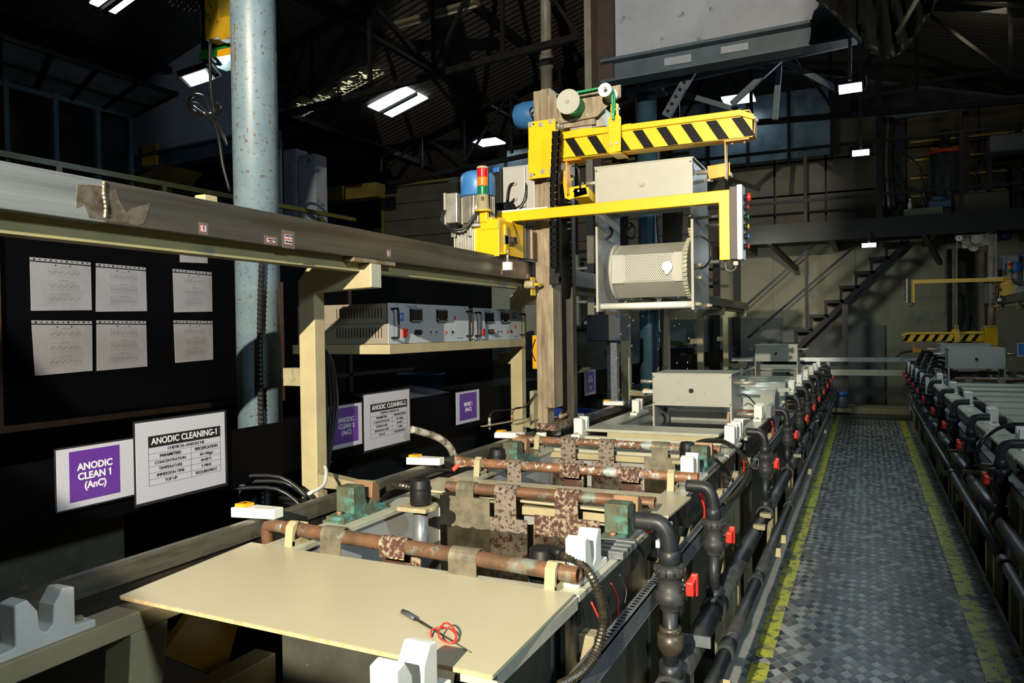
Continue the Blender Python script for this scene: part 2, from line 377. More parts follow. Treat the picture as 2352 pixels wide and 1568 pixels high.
# corrugated roof, rising from the left wall to a ridge and falling again
def roof(nm, x0, x1, z0, z1, holes=()):
    mb = MB(); p = .15; n = int((17-3.0)/p)+46
    ys = [-6+k*p/2 for k in range(340) if -6+k*p/2 <= 17.0]
    vs = []; fs = []
    xs = [x0+(x1-x0)*k/10 for k in range(11)]
    for y_i, y in enumerate(ys):
        for x in xs: vs.append((x, y, z0+(z1-z0)*(x-x0)/(x1-x0)+(.04 if y_i % 2 else 0)))
    W = len(xs)
    for a in range(len(ys)-1):
        for b in range(W-1):
            cy = (ys[a]+ys[a+1])/2; cx = (xs[b]+xs[b+1])/2
            if any(h[0] < cx < h[1] and h[2] < cy < h[3] for h in holes): continue
            fs.append((a*W+b, a*W+b+1, (a+1)*W+b+1, (a+1)*W+b))
    mb._add(vs, fs); return struct(nm, mb, roofm, fixn=False)
rz = lambda x: 6.1+.3*(x+7.9) if x < -3 else 7.57-.28*(x+3)
ra = roof('ceiling_sheet_left', -12, -3, rz(-12), rz(-3))
rb = roof('ceiling_sheet_right', -3, 7, 7.57, rz(7))
# translucent roof lights set under the sheets
def rooflight(name, lab, x0, x1, y0, y1, m, dz=-.05, split=True, grp=None):
    t = thing(name, lab, 'skylight', ((x0+x1)/2, (y0+y1)/2, rz((x0+x1)/2)), grp)
    ys = (y0, (y0+y1)/2-.05, (y0+y1)/2+.05, y1) if split else (y0, y0+(y1-y0)*.48, y0+(y1-y0)*.48, y1)
    for k in (0, 2):
        MB()._add([(x0, ys[k], rz(x0)+dz), (x1, ys[k], rz(x1)+dz), (x1, ys[k+1], rz(x1)+dz), (x0, ys[k+1], rz(x0)+dz),
                   (x0, ys[k], rz(x0)+dz+.02), (x1, ys[k], rz(x1)+dz+.02), (x1, ys[k+1], rz(x1)+dz+.02), (x0, ys[k+1], rz(x0)+dz+.02)],
                  [(0, 1, 2, 3), (7, 6, 5, 4), (0, 4, 5, 1), (1, 5, 6, 2), (2, 6, 7, 3), (3, 7, 4, 0)]).build('pane', m, t)
    MB().bar((x0, (y0+y1)/2, rz(x0)+dz-.02), (x1, (y0+y1)/2, rz(x1)+dz-.02), .06, .04).build('glazing_bar', darkst, t)
    return t
rooflight('skylight', 'bright white translucent roof light split by a dark bar', -8.32, -7.50, 11.63, 12.42, skym)
p = at(262, -6, z=5.3)
rooflight('skylight', 'white roof light cut off by the top edge at upper left', p[0]-.22, p[0]+.10, p[1]-.12, p[1]+.18, skym, dz=rz(p[0])*-1+5.3)
sl = thing('torn_skylight', 'broken strip of yellowish daylight leaking through torn roof sheet', 'skylight', (-9, 11, rz(-9)-.1))
rr = random.Random(3); frag = MB()
def on_roof(u, v):
    z = 6.0
    for _ in range(60): p = at(u, v, z=z); z += (rz(p[0])-.07-z)*.5
    return Vector(at(u, v, z=z))
a0, a1 = on_roof(676, 262), on_roof(866, 160)
for k in range(95):
    t = rr.random(); e = rr.random()
    if .42 < t < .5: continue
    pos = a0.lerp(a1, t)+Vector((0, -.22+.34*e**.5, 0)); z = pos.z
    L = rr.uniform(.015, .07); wd = rr.uniform(.006, .02)
    ang = rr.choice((0, .2, 1.2, 1.5)); dx, dy = math.cos(ang)*L, math.sin(ang)*L
    frag.quad((pos.x-dx, pos.y-dy, z), (pos.x+dx*.3, pos.y-dy+wd, z+.01), (pos.x+dx, pos.y+dy, z+.01), (pos.x-dx*.3, pos.y+dy-wd, z))
for k in range(60):
    t = k/60
    if .42 < t < .49: continue
    pos = a0.lerp(a1, t)+Vector((0.03, .17+.02*math.sin(k*2.1), 0)); z = pos.z
    frag.quad((pos.x-.03, pos.y, z), (pos.x+.02, pos.y-.01, z), (pos.x+.03, pos.y+.025, z+.01), (pos.x-.02, pos.y+.03, z+.01))
frag.build('light_gap', skyw, sl, kind='stuff')

# trusses under the roof
def truss(y, lab, x0, x1, m=darkst):
    t = thing('roof_truss', lab, 'truss', ((x0+x1)/2, y, rz((x0+x1)/2)))
    zl = 5.05
    b = MB(); n = 8
    tops = []; bots = []
    for k in range(n+1):
        x = x0+(x1-x0)*k/n; tops.append((x, y, rz(x)-.12)); bots.append((x, y, min(zl+.04*k, rz(x)-.25)))
    MB().bar(tops[0], tops[n], .09).build('top_chord', m, t) if x1 <= -3 or x0 >= -3 else [MB().bar(tops[k], tops[k+1], .09).build('top_chord', m, t) for k in range(n)]
    MB().bar(bots[0], bots[n], .08).build('bottom_chord', m, t)
    for k in range(n):
        MB().bar(tops[k], bots[k], .05).build('web_member', m, t)
        MB().bar(tops[k] if k % 2 else bots[k], bots[k+1] if k % 2 else tops[k+1], .045).build('web_member', m, t)
    return t
truss(8.9, 'dark steel roof truss crossing in front of the bright roof light', -11.5, -3.2)
truss(13.6, 'black steel truss far left beyond the bright roof light', -11.5, -3.2)
truss(12.6, 'dark steel truss above the two aisle lamps', -2.8, 6.5)
for k, y in enumerate((7.2, 10.4, 14.5)):
    b = MB(); pass
for k, x in enumerate((-10.4, -9.2, -6.8, -5.4, -4.0)):
    o = MB().box(x-.04, x+.04, 2, 16.9, rz(x)-.14, rz(x)-.04).build('roof_purlin', darkst)
    tag(o, ('dark roof purlin %s from the left wall under the corrugated sheets' % ORD[k]).replace('nearest', 'first'), 'purlin')

# grey upper wall standing on a blue-grey beam (two pieces of one cross wall)
for nm, xa, xb, za, zb, lab in (('wall_upper_right', -2.45, -.18, 4.44, 4.52, 'r'), ('wall_upper_left', -10.1, -7.3, 4.2, 4.34, 'l')):
    wq = struct(nm, MB()._add([(xa, 8, za+.2), (xb, 8, zb+.15), (xb, 8.12, zb+.15), (xa, 8.12, za+.2), (xa, 8, 8), (xb, 8, 8), (xb, 8.12, 8), (xa, 8.12, 8)],
        [(0, 1, 5, 4), (1, 2, 6, 5), (2, 3, 7, 6), (3, 0, 4, 7), (0, 3, 2, 1), (4, 5, 6, 7)]), wallup)
    bm_ = MB().bar((xa-.12, 7.99, za+.08), (xb+.12, 7.99, zb+.05), .10, .20).bar((xa-.12, 7.93, za-.03), (xb+.12, 7.93, zb-.06), .22, .03).bar((xa-.12, 7.93, za+.19), (xb+.12, 7.93, zb+.155), .22, .03)
    bm_.build('wall_beam', bluesteel, wq)
    if lab == 'r':
        MB().box(-1.9, -1.62, 7.92, 7.935, 4.50, 4.58).build('bare_patch', wallup, wq); MB().box(-1.32, -1.05, 7.92, 7.935, 4.53, 4.60).build('bare_patch', wallup, wq)
        MB().box(-2.62, -2.45, 7.9, 8.1, 4.4, 8).build('column', rustst, wq)
p = at(348, 358, y=7.95)
tag(MB().box(p[0]-.15, p[0]+.15, 7.9, 7.96, p[2]-.15, p[2]+.15).build('wall_sign', yellowd), 'small yellow notice low on the grey upper wall, left of the pole', 'sign')
# columns and pipes in the middle ground
q = at(1256, 100, y=9.8)
t = thing('vent_pipe', 'tall cream grey pipe rising behind the hoist mast', 'pipe', (-4.0, 9.8, 0))
MB().cyl((-4.0, 9.8, -.1), (-4.0, 9.8, 5.5), .085, 18).build('pipe', greypole, t)
MB().cyl((-4.0, 9.8, 5.5), (-4.0, 9.8, 7.3), .075, 18).build('pipe', greypole, t); MB().cyl((-4.0, 9.8, 5.38), (-4.0, 9.8, 5.56), .10, 18).build('coupling', greypole, t)
t = thing('rusty_column', 'thin rust brown and grey column right of the cream vent pipe', 'column', (-3.15, 9.2, 0))
MB().box(-3.13, -3.03, 9.2, 9.3, -.1, 7.3).build('post', rustst, t); MB().box(-3.23, -3.14, 9.2, 9.28, -.1, 7.3).build('post', greypole, t)
t = thing('blue_column', 'dark blue round column behind the raised barrel', 'column', (-2.38, 9.0, -.1))
MB().cyl((-2.38, 9, -.1), (-2.38, 9, 4.62), .115, 20).build('post', mat('dark_blue_paint', (.035, .08, .11), (.02, .05, .07), 6, rough=.4, spots=[((.1, .12, .1), 30, .68, .74)]), t)
MB().box(-2.6, -2.16, 8.85, 9.15, 4.56, 4.62).build('cap_plate', bluesteel, t)
MB().tube([(-2.22, 8.94, 1.3), (-2.2, 8.92, 2.2), (-2.25, 8.94, 3.2), (-2.2, 8.9, 4.2)], .02).build('cable', rubber, t)
t = thing('brace', 'perforated blue grey steel strut slanting up beside blue column', 'brace', at(1530, 265, y=8.3))
a, b = Vector(at(1530, 268, y=8.3)), Vector(at(1592, 158, y=8.3)); MB().bar(a, b, .10, .05, up=(0, 1, 0)).build('strut', bluesteel, t)
hb = MB()
for k in range(6):
    c = a.lerp(b, .1+.15*k); hb.cyl(c+Vector((0, -.062, 0)), c+Vector((0, -.03, 0)), .016, 10)
hb.build('hole', blackp, t, kind='stuff')
for k, (u0, v0, u1, v1) in enumerate(((1490, 200, 1950, 100), (1680, 240, 1800, 130), (1800, 140, 1930, 210), (1530, 205, 1700, 255), (1790, 150, 1780, 275))):
    tag(MB().bar(at(u0, v0, y=8.6+.15*k), at(u1, v1, y=8.6+.15*k), .06).build('roof_strut', bluesteel),
        ('dark blue steel strut under the upper wall, long one' , 'dark strut climbing right to the wall beam', 'dark strut falling right towards the aisle lamp', 'thin dark strut falling right behind brace', 'short upright dark strut near the ceiling panel')[k], 'strut')
# two slim dark uprights carrying the gallery, behind the panel box
for k, x in enumerate((-2.87, -2.45)):
    tag(MB().box(x-.06, x+.06, 16.3, 16.42, -.1, 3.55).build('gallery_post', darkst), ('left one of two slim black uprights before the back wall', 'right one of two slim black uprights before the back wall')[k], 'post')

# gallery across the back: deck, railing, panels and the things kept there
t = thing('gallery_deck', 'black steel gallery deck crossing the back of the hall', 'platform', (2, 15, 3.5))
MB().box(-2.6, 6.9, 14.7, 16.96, 3.45, 3.52).build('deck_plate', darkst, t); MB().box(-2.6, 6.9, 14.6, 14.72, 3.28, 3.62).build('edge_beam', darkst, t)
for k in range(6): MB().box(-2.2+k*1.6, -2.1+k*1.6, 14.7, 16.96, 3.28, 3.45).build('joist', steeld, t)
for x in (-1.6, .9): MB().bar((x, 14.66, 3.3), (x+.35, 16.2, 2.9), .08).build('bracket', steeld, t)
t = thing('gallery_railing', 'black tube railing along the front of the gallery', 'railing', (2, 14.66, 3.6))
for z in (4.02, 4.95): MB().bar((-4, 14.66, z), (6.8, 14.66, z+.02), .05).build('rail', darkst, t)
for x in (-2.35, -.98, .22, 1.45, 2.75, 4.1): MB().box(x-.03, x+.03, 14.63, 14.69, 3.6, 4.97).build('post', darkst, t)
MB().box(.17, .27, 14.64, 14.72, 3.6, 6.3).build('post', darkst, t)
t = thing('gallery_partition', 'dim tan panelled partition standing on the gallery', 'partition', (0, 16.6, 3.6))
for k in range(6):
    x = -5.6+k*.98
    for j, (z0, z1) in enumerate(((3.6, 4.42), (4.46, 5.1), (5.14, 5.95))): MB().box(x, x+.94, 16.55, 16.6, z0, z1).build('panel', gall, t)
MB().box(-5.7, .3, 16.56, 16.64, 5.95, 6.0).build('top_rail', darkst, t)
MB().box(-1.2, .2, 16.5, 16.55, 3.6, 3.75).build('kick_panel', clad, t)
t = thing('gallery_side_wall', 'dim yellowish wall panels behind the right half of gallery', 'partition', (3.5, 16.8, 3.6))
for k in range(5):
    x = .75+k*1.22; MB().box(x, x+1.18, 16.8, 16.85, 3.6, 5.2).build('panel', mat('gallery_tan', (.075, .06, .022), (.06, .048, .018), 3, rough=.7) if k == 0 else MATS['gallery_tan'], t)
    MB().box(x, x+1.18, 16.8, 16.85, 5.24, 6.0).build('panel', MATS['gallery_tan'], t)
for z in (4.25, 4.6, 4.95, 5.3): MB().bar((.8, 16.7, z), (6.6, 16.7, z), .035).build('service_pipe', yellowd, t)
for k, x in enumerate((.55, 1.65, 2.45, 2.95)):
    tag(MB().box(x-.05, x+.05, 15.9, 16.0, 3.53, 5.0+(.6 if x < 2 else .3)).build('gallery_upright', darkst), 'black upright number %s from the left on the right half of gallery' % ('one', 'two', 'three', 'four')[k], 'post')
for k, z in enumerate((5.55, 6.1)):
    tag(MB().bar((.3, 15.6, z), (6.5, 15.6, z+.15), .07).build('gallery_beam', darkst if k else bluesteel), ('lower dark beam running over the right part of gallery', 'upper dark beam running over the right part of gallery')[k], 'beam')
# small stuff on the gallery
t = thing('planter_box', 'long pale green box standing on the gallery edge', 'box', (1.1, 15.2, 3.52))
a = at(2076, 491, y=15.2); b = at(2165, 470, y=15.2)
MB().box(a[0], b[0], 15.1, 15.35, 3.62, 3.80).build('body', mat('pale_green_box', (.16, .18, .11), rough=.5), t, bevel=.01)
tag(MB().box(b[0]+.02, b[0]+1.0, 15.3, 15.8, 3.53, 4.02).build('crate', clad, bevel=.01), 'dim grey crate right of the pale green box on gallery', 'box')
t = thing('white_bottle', 'small white bottle on the pale green box', 'bottle', (a[0]+.1, 15.2, 3.8))
MB().lathe([(0, 0), (.035, 0), (.035, .10), (.015, .13), (.015, .17), (0, .17)], (a[0]+.1, 15.2, 3.8), 12).build('body', lightgrey, t); MB().cyl((a[0]+.1, 15.2, 3.96), (a[0]+.1, 15.2, 3.99), .018, 10).build('cap', whitep, t)
t = thing('blue_pump', 'dim blue pump on the gallery beside the white bottle', 'pump', (a[0]+.55, 15.3, 3.8))
MB().box(a[0]+.38, a[0]+.75, 15.25, 15.5, 3.80, 3.93).build('body', motord, t, bevel=.02); MB().cyl((a[0]+.45, 15.3, 3.97), (a[0]+.7, 15.3, 3.97), .05, 14).build('motor', motord, t)
t = thing('filter_unit', 'grey filter vessel with red lid seen behind the gallery railing', 'filter', (1.95, 16.2, 3.6))
c = at(2172, 400, y=16.2)
MB().cyl((c[0], 16.2, 3.55), (c[0], 16.2, 4.9), .27, 20).build('vessel', boxgrey, t); MB().cyl((c[0], 16.2, 4.9), (c[0], 16.2, 4.97), .30, 20).build('lid', redtape, t)
MB().lathe([(0, 4.97), (.12, 4.97), (.1, 5.1), (.04, 5.16), (.1, 5.22), (.1, 5.34), (0, 5.38)], (c[0], 16.2, 0), 14).build('valve_head', pvc, t)
MB().cyl((c[0]-.24, 16.2, 5.0), (c[0]-.1, 16.2, 5.0), .05).cyl((c[0]+.1, 16.2, 5.0), (c[0]+.24, 16.2, 5.0), .05).build('clamp', yellowd, t)
t = thing('gallery_rectifier', 'dim grey instrument case high on the gallery at the right edge', 'power supply', (3.4, 15.6, 4.9))
c = at(2290, 330, y=15.4)
MB().box(c[0]-.1, c[0]+.9, 15.4, 15.9, c[2]-.15, c[2]+.15).build('case', boxgrey, t); MB().box(c[0]-.2, c[0]+1.0, 15.35, 15.95, c[2]-.22, c[2]-.15).build('shelf', darkst, t)
MB().box(c[0]-.15, c[0]-.07, 15.4, 15.5, 3.6, c[2]-.2).box(c[0]+.6, c[0]+.68, 15.4, 15.5, 3.6, c[2]-.2).build('leg', darkst, t)
for k, pts in enumerate((((2040, 340), (2075, 420), (2110, 440), (2125, 480)), ((2050, 330), (2110, 380), (2118, 420), (2128, 470)), ((2210, 430), (2250, 390), (2275, 340)))):
    tag(MB().tube([at(u, v, y=15.5) for u, v in pts], .02, 6).build('hanging_cable', rubber), ('dark cable sagging beside the aisle lamp column', 'second dark cable curving down to the blue pump', 'dark cable leading to the gallery instrument case')[k], 'cable')
t = thing('service_duct', 'dark bundle of pipes climbing beside the aisle lamps', 'pipe', (.3, 15.3, 3.5))
for k in range(4): MB().tube([at(2020+k*12, 480, y=15.2), at(2016+k*10, 380, y=15.2), at(2022+k*9, 270, y=15.2)], .045, 8).build('pipe', darkst if k % 2 else steeld, t)

# staircase climbing right in front of the back wall
t = thing('staircase', 'black steel staircase climbing right along the back wall', 'stairs', (-1, 16.4, 0))
A, B = Vector(at(1700, 926, y=16.2)), Vector(at(2088, 552, y=16.2))
MB().bar(A, B, .06, .10).build('stringer', darkst, t); MB().bar(A+Vector((0, .7, 0)), B+Vector((0, .7, 0)), .06, .10).build('stringer', darkst, t)
for k in range(-3, 8):
    c = at(1824+34.8*k, 757-33*k, y=16.2)
    MB().box(c[0], c[0]+.36, 16.17, 16.23, c[2]-.05, c[2]).box(c[0], c[0]+.36, 16.87, 16.93, c[2]-.05, c[2]).build('step_bearer', darkst, t); MB().box(c[0]-.02, c[0]+.34, 16.17, 16.93, c[2], c[2]+.015).build('tread', darkst, t)
    MB().box(c[0], c[0]+.05, 16.17, 16.22, c[2]-.30, c[2]-.04).build('riser_bracket', darkst, t)
t2 = thing('stair_railing', 'black handrail with two sloping tubes beside the staircase', 'railing', (-2, 16.1, 1))
for a, b in (((1715, 700), (1870, 562)), ((1718, 776), (1970, 560))): MB().bar(at(*a, y=16.1), at(*b, y=16.1), .045).build('rail', darkst, t2)
a = at(1851, 580, y=16.1); b = at(1853, 752, y=16.1); MB().bar(a, b, .05).build('post', darkst, t2)
a = at(1942, 700, y=16.5); tag(MB().box(a[0]-.05, a[0]+.05, 16.05, 16.15, -.1, a[2]).build('stair_post', steeld), 'dark upright under the middle of the staircase', 'post')

# crossing rail at the far end of the aisle, low step, bottle
t = thing('crossing_rail', 'bright steel rail crossing the far end of the aisle', 'rail', (0, 16, 0))
MB().box(-2.6, 2.2, 15.95, 16.02, 1.06, 1.145).build('beam', mat('crossing_steel', (.42, .46, .46), (.3, .33, .33), 9, rough=.3, metal=.6), t, bevel=.004)
MB().box(-2.6, 2.2, 15.95, 16.02, .80, .91).build('beam', rim, t)
for x in (-.68, .74): MB().box(x-.03, x+.03, 15.96, 16.02, -.1, 1.06).build('post', ppgrey, t)
for s in (-1, 1):
    c = at(1850 if s < 0 else 2060, 806, y=16); MB().tube([(c[0], 15.98, 1.16), (c[0]+.1*s, 15.98, 1.24), (c[0]+.4*s, 15.98, 1.27), (c[0]+.7*s, 15.98, 1.18)], .022, 6).build('cable_chain', rubber, t)
t = thing('end_step', 'low stained concrete step at the end of the aisle', 'step', (0, 15.9, 0))
MB().box(-.62, .75, 15.6, 16.9, -.1, .07).build('lower_step', stained, t, bevel=.01); MB().box(-.5, .75, 15.9, 16.9, .07, .17).build('upper_step', creamd, t, bevel=.01)
t = thing('water_jar', 'frosted jar with blue lid at the aisle end', 'bottle', (-.44, 15.8, .17))
MB().lathe([(0, .2), (.1, .2), (.11, .24), (.11, .40), (.10, .43), (0, .43)], (-.44, 15.7, 0), 18).build('body', clearpl, t); MB().lathe([(0, .42), (.118, .42), (.122, .47), (.11, .505), (0, .51)], (-.44, 15.7, 0), 18).build('lid', bluecap, t)
MB().box(-.6, -.28, 15.6, 15.8, .12, .2).build('ledge', creamd, t)

# left gallery: dark glazed partition, grid canopy, railing, cladding
t = thing('office_partition', 'dark glazed partition with grey posts at upper left', 'partition', (-9, 6, 3.3))
for u in (12, 125, 222, 297):
    p = at(u, 300, x=-9); MB().box(-9.04, -8.96, p[1]-.03, p[1]+.03, 3.2, 4.75).build('post', bluesteel, t)
MB().bar((-9, 3.5, 4.62), (-9, 7.2, 4.72), .06).build('top_rail', bluesteel, t)
MB().box(-9.02, -9.0, 3.5, 7.2, 3.2, 4.64).build('pane', mat('dark_glass', (.006, .007, .008), rough=.1), t)
t = thing('grid_canopy', 'sloping canopy of grey panels in a black grid', 'canopy', (-8.5, 5.5, 4.8))
C0, C1 = Vector(at(0, 84, x=-8)), Vector(at(402, 216, x=-8)); D0, D1 = Vector(at(0, 180, x=-9)), Vector(at(300, 268, x=-9))
P4 = lambda s_, r_: (C0.lerp(C1, s_)).lerp(D0.lerp(D1, s_), r_)
for k in range(4):
    for r0, r1 in ((0, .55), (.55, 1)):
        q = [P4(k/4, r0), P4((k+1)/4, r0), P4((k+1)/4, r1), P4(k/4, r1)]
        MB()._add(q+[v_+Vector((0, 0, .02)) for v_ in q], [(0, 1, 2, 3), (7, 6, 5, 4), (0, 4, 5, 1), (1, 5, 6, 2), (2, 6, 7, 3), (3, 7, 4, 0)]).build('panel', wallgr, t)
for r in (0, .55, 1): MB().bar(P4(-.1, r), P4(1.0, r), .05).build('grid_bar', darkst, t)
for k in range(5): MB().bar(P4(k/4, -.04), P4(k/4, 1), .05).build('grid_bar', darkst, t)
t = thing('side_railing', 'olive painted railing along the raised left floor', 'railing', (-7, 7, 2.6))
MB().bar((-7, 1.5, 3.36), (-7, 9.4, 3.46), .055).build('rail', mat('olive_paint', (.09, .085, .02), (.07, .065, .015), 6, rough=.5), t)
for y in (3.3, 4.75, 5.95, 7.4, 8.6): MB().box(-7.03, -6.97, y-.03, y+.03, 2.5, 3.4).build('post', MATS['olive_paint'], t)
MB().box(-7.06, -7.02, 1.5, 9.4, 2.45, 3.15).build('infill_sheet', clad, t)
t = thing('raised_floor', 'dark raised floor edge under the olive railing', 'platform', (-8, 6, 2.4))
MB().box(-11.9, -6.9, 1, 12, 2.3, 2.45).build('deck', darkst, t)
t = thing('cladding_wall', 'long dim boarded wall far behind the drive motor', 'wall', (-7.5, 13.9, 2.5))
za, zb = 4.42, 5.0
for k in range(7):
    z0 = 2.4+k*.36; MB()._add([(-9.6, 14, z0), (-2.9, 14, z0+.0), (-2.9, 14.05, z0), (-9.6, 14.05, z0), (-9.6, 14, z0+.345), (-2.9, 14, z0+.345), (-2.9, 14.05, z0+.345), (-9.6, 14.05, z0+.345)],
        [(0, 1, 5, 4), (4, 5, 6, 7), (0, 3, 2, 1), (0, 4, 7, 3), (1, 2, 6, 5), (2, 3, 7, 6)]).build('board', clad, t)
MB().bar((-9.7, 13.95, 4.95), (-2.9, 13.95, 4.95), .05).build('top_rail', MATS['olive_paint'], t)
for x in (-9.6, -6.2): MB().box(x-.03, x+.03, 13.9, 13.96, 2.4, 4.95).build('post', MATS['olive_paint'], t)
t = thing('white_duct_columns', 'pair of tall pale blue grey duct casings behind the pole', 'duct', (-8.6, 10, 2.5))
MB().box(-8.9, -8.62, 10, 10.3, 2.5, 4.85).build('casing', wallup, t, bevel=.01); MB().box(-8.58, -8.22, 10, 10.3, 2.5, 4.72).build('casing', wallup, t, bevel=.01)
t = thing('lit_side_panel', 'narrow bright grey green panel just right of the pole', 'panel', at(640, 420, y=9))
a, b = at(620, 340, y=9), at(645, 495, y=9); MB().box(a[0]-.05, b[0], 9, 9.05, -.1, a[2]+.1).build('sheet', mat('pale_green_panel', (.26, .32, .29), rough=.5), t)
# yellow duct pieces far left
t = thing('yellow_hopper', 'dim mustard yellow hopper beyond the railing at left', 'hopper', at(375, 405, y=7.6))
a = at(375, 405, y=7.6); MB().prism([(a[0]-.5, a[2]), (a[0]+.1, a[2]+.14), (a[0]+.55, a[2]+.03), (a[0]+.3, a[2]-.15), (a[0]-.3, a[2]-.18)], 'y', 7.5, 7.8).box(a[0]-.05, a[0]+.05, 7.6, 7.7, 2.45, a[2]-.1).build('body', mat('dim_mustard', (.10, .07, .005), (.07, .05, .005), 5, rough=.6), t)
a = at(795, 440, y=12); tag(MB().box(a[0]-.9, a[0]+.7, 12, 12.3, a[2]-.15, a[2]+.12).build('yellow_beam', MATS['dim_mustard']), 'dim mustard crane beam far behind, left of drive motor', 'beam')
# ceiling led panels near the end wall, lit glazing round them
for k, (u, v, nm, bx) in enumerate(((1125, 329, 'hanging behind the signal tower', -1), (1697, 231, 'shining above the striped beam', 1))):
    c = at(u, v, y=15.6); t = thing('ceiling_panel_light', 'square bluish white ceiling light ' + nm, 'ceiling light', c)
    MB().box(c[0]-.29, c[0]+.29, 15.3, 15.82, c[2], c[2]+.03).build('diffuser', panl, t); MB().box(c[0]-.31, c[0]+.31, 15.28, 15.84, c[2]+.03, c[2]+.08).build('frame', darkst, t)
    t = thing('lit_glazing', ('pale glazed panes behind the left ceiling light', 'pale glazed panes behind the right ceiling light')[k], 'window', (c[0], 16.5, c[2]-1))
    for j in range(4):
        x = c[0]-1.5+j*.8; MB().box(x, x+.74, 16.3, 16.33, c[2]-1.1, min(c[2]+.25, rz(x)-.15)).build('pane', mat('blue_glazing', (.12, .17, .21), (.06, .085, .11), 2.5, rough=.3) if (j == 0 and k == 0) else MATS['blue_glazing'], t)
        MB().box(x+.74, x+.80, 16.25, 16.33, c[2]-1.2, min(c[2]+.28, rz(x)-.12)).build('mullion', darkst, t)
# fluorescent battens
t = thing('batten_lamp', 'unlit long batten lamp under the roof at top centre', 'lamp', at(1000, 32, z=6.2))
a, b = at(912, 58, z=6.2), at(1096, 5, z=6.2); MB().bar(a, b, .16, .05).build('housing', mat('batten_housing', (.10, .085, .055), rough=.5), t); MB().cyl(Vector(a)+Vector((0, 0, -.05)), Vector(b)+Vector((0, 0, -.05)), .018, 8).build('tube', greypole, t)
t = thing('tube_lamp', 'slim pale tube hanging slanted before the brown tarpaulin', 'lamp', at(2080, 42, y=5.6))
a, b = at(2060, 79, y=5.55), at(2108, -5, y=5.35); MB().cyl(a, b, .014, 10).build('tube', creamd, t); MB().cyl(b, Vector(b)+Vector((.02, -.02, .06)), .016, 10).build('end_cap', lightgrey, t)

# brown tarpaulin at the top right
mb = MB(); n = 26; m_ = 14; vs = []; edge0 = [(1838, -30), (1930, 50), (1990, 118), (2048, 135), (2085, 110), (2140, 30), (2170, -30)]
for i in range(n):
    s_ = i/(n-1)*(len(edge0)-1); a = int(min(s_, len(edge0)-2)); f = s_-a
    eu = edge0[a][0]*(1-f)+edge0[a+1][0]*f; ev = edge0[a][1]*(1-f)+edge0[a+1][1]*f
    for j in range(m_):
        r = j/(m_-1); u = eu*(1-r)+(1990+ (eu-1990)*.8)*r; v = ev*(1-r)+(-140)*r
        vs.append(at(u, v, y=6.2+.10*math.sin(i*1.9+r*5)+.05*math.sin(i*3.3-r*9)+.35*r))
mb._add(vs, [(i*m_+j, i*m_+j+1, (i+1)*m_+j+1, (i+1)*m_+j) for i in range(n-1) for j in range(m_-1)], 0, True)
o = mb.build('tarpaulin', tarp); s = o.modifiers.new('thick', 'SOLIDIFY'); s.thickness = .01; tag(o, 'crumpled brown tarpaulin hanging from the roof at top right', 'tarpaulin')

# photographer's lamp on a stand; unseen board added to block its right side
t = thing('studio_lamp', 'photo lamp on a stand behind the camera', 'lamp', (-.15, -3.7, 3.6))
c0 = KEY+kdir(1.4, -4)*1.3; rt_ = Vector((math.cos(math.radians(2.2)), math.sin(math.radians(2.2)), 0))
MB()._add([c0+Vector((0, 0, -.8)), c0+rt_*.9+Vector((0, 0, -.8)), c0+rt_*.9+Vector((0, 0, .7)), c0+Vector((0, 0, .7))]+[c0+Vector((0, -.004, -.8)), c0+rt_*.9+Vector((0, -.004, -.8)), c0+rt_*.9+Vector((0, -.004, .7)), c0+Vector((0, -.004, .7))], [(0, 1, 2, 3), (7, 6, 5, 4), (0, 4, 5, 1), (1, 5, 6, 2), (2, 6, 7, 3), (3, 7, 4, 0)]).build('light_blocker', blackp, t)
MB().box(-.27, -.03, -3.95, -3.68, 3.5, 3.72).build('head', blackp, t, bevel=.01); MB().cyl((-.15, -3.8, -.1), (-.15, -3.8, 3.5), .02, 10).bar((.2, -3.75, 3.62), (.25, -2.32, 3.56), .02).bar((-.05, -3.8, 3.62), (.22, -3.76, 3.62), .02).build('stand', blackp, t)
for k in range(3): MB().bar((-.15, -3.8, .5), (-.15+.5*math.cos(2.1*k), -3.8+.5*math.sin(2.1*k), -.09), .02).build('leg', blackp, t)

# floodlights over the aisle
def flood(c, lab, w_, d_, aim, power, hang=None):
    t = thing('floodlight', lab, 'floodlight', c); c = Vector(c); f = (Vector(aim)-c).normalized(); x = f.cross(Vector((0, 0, 1))).normalized(); z = x.cross(f)
    def pb(a, b, c0, c1, e0, e1, nm, m, bev=0):
        vs = [c+x*i+z*j+f*k for k in (e0, e1) for j in (c0, c1) for i in (a, b)]
        MB()._add(vs, [(0, 2, 3, 1), (4, 5, 7, 6), (0, 1, 5, 4), (2, 6, 7, 3), (0, 4, 6, 2), (1, 3, 7, 5)]).build(nm, m, t, bevel=bev)
    pb(-w_/2*1.25, w_/2*1.25, -d_/2*1.3, d_/2*1.3, -.06, -.005, 'housing', blackp, .006); pb(-w_/2, w_/2, -d_/2, d_/2, -.006, .002, 'led_panel', ledm)
    for s in (-1, 1): pb(s*w_*.66-.008, s*w_*.66+.008, -.02, d_*.9, -.05, -.02, 'yoke_arm', blackp)
    pb(-w_*.66, w_*.66, d_*.9-.01, d_*.9+.01, -.05, -.02, 'yoke_bar', blackp)
    l = lamp('floodlight_glow', 'SPOT', c+f*.02, aim, power, (.8, .93, 1), .06, angle=130, blend=.6)
    if hang: MB().bar(c+z*d_*.9, hang, .03).build('hanger', rustst, t)
    return t
flood(at(1953, 203, y=8), 'upper white floodlight hanging over the aisle on a rod', .20, .09, (-.3, 4.5, .9), 45, (-.1, 8.0, 6.7))
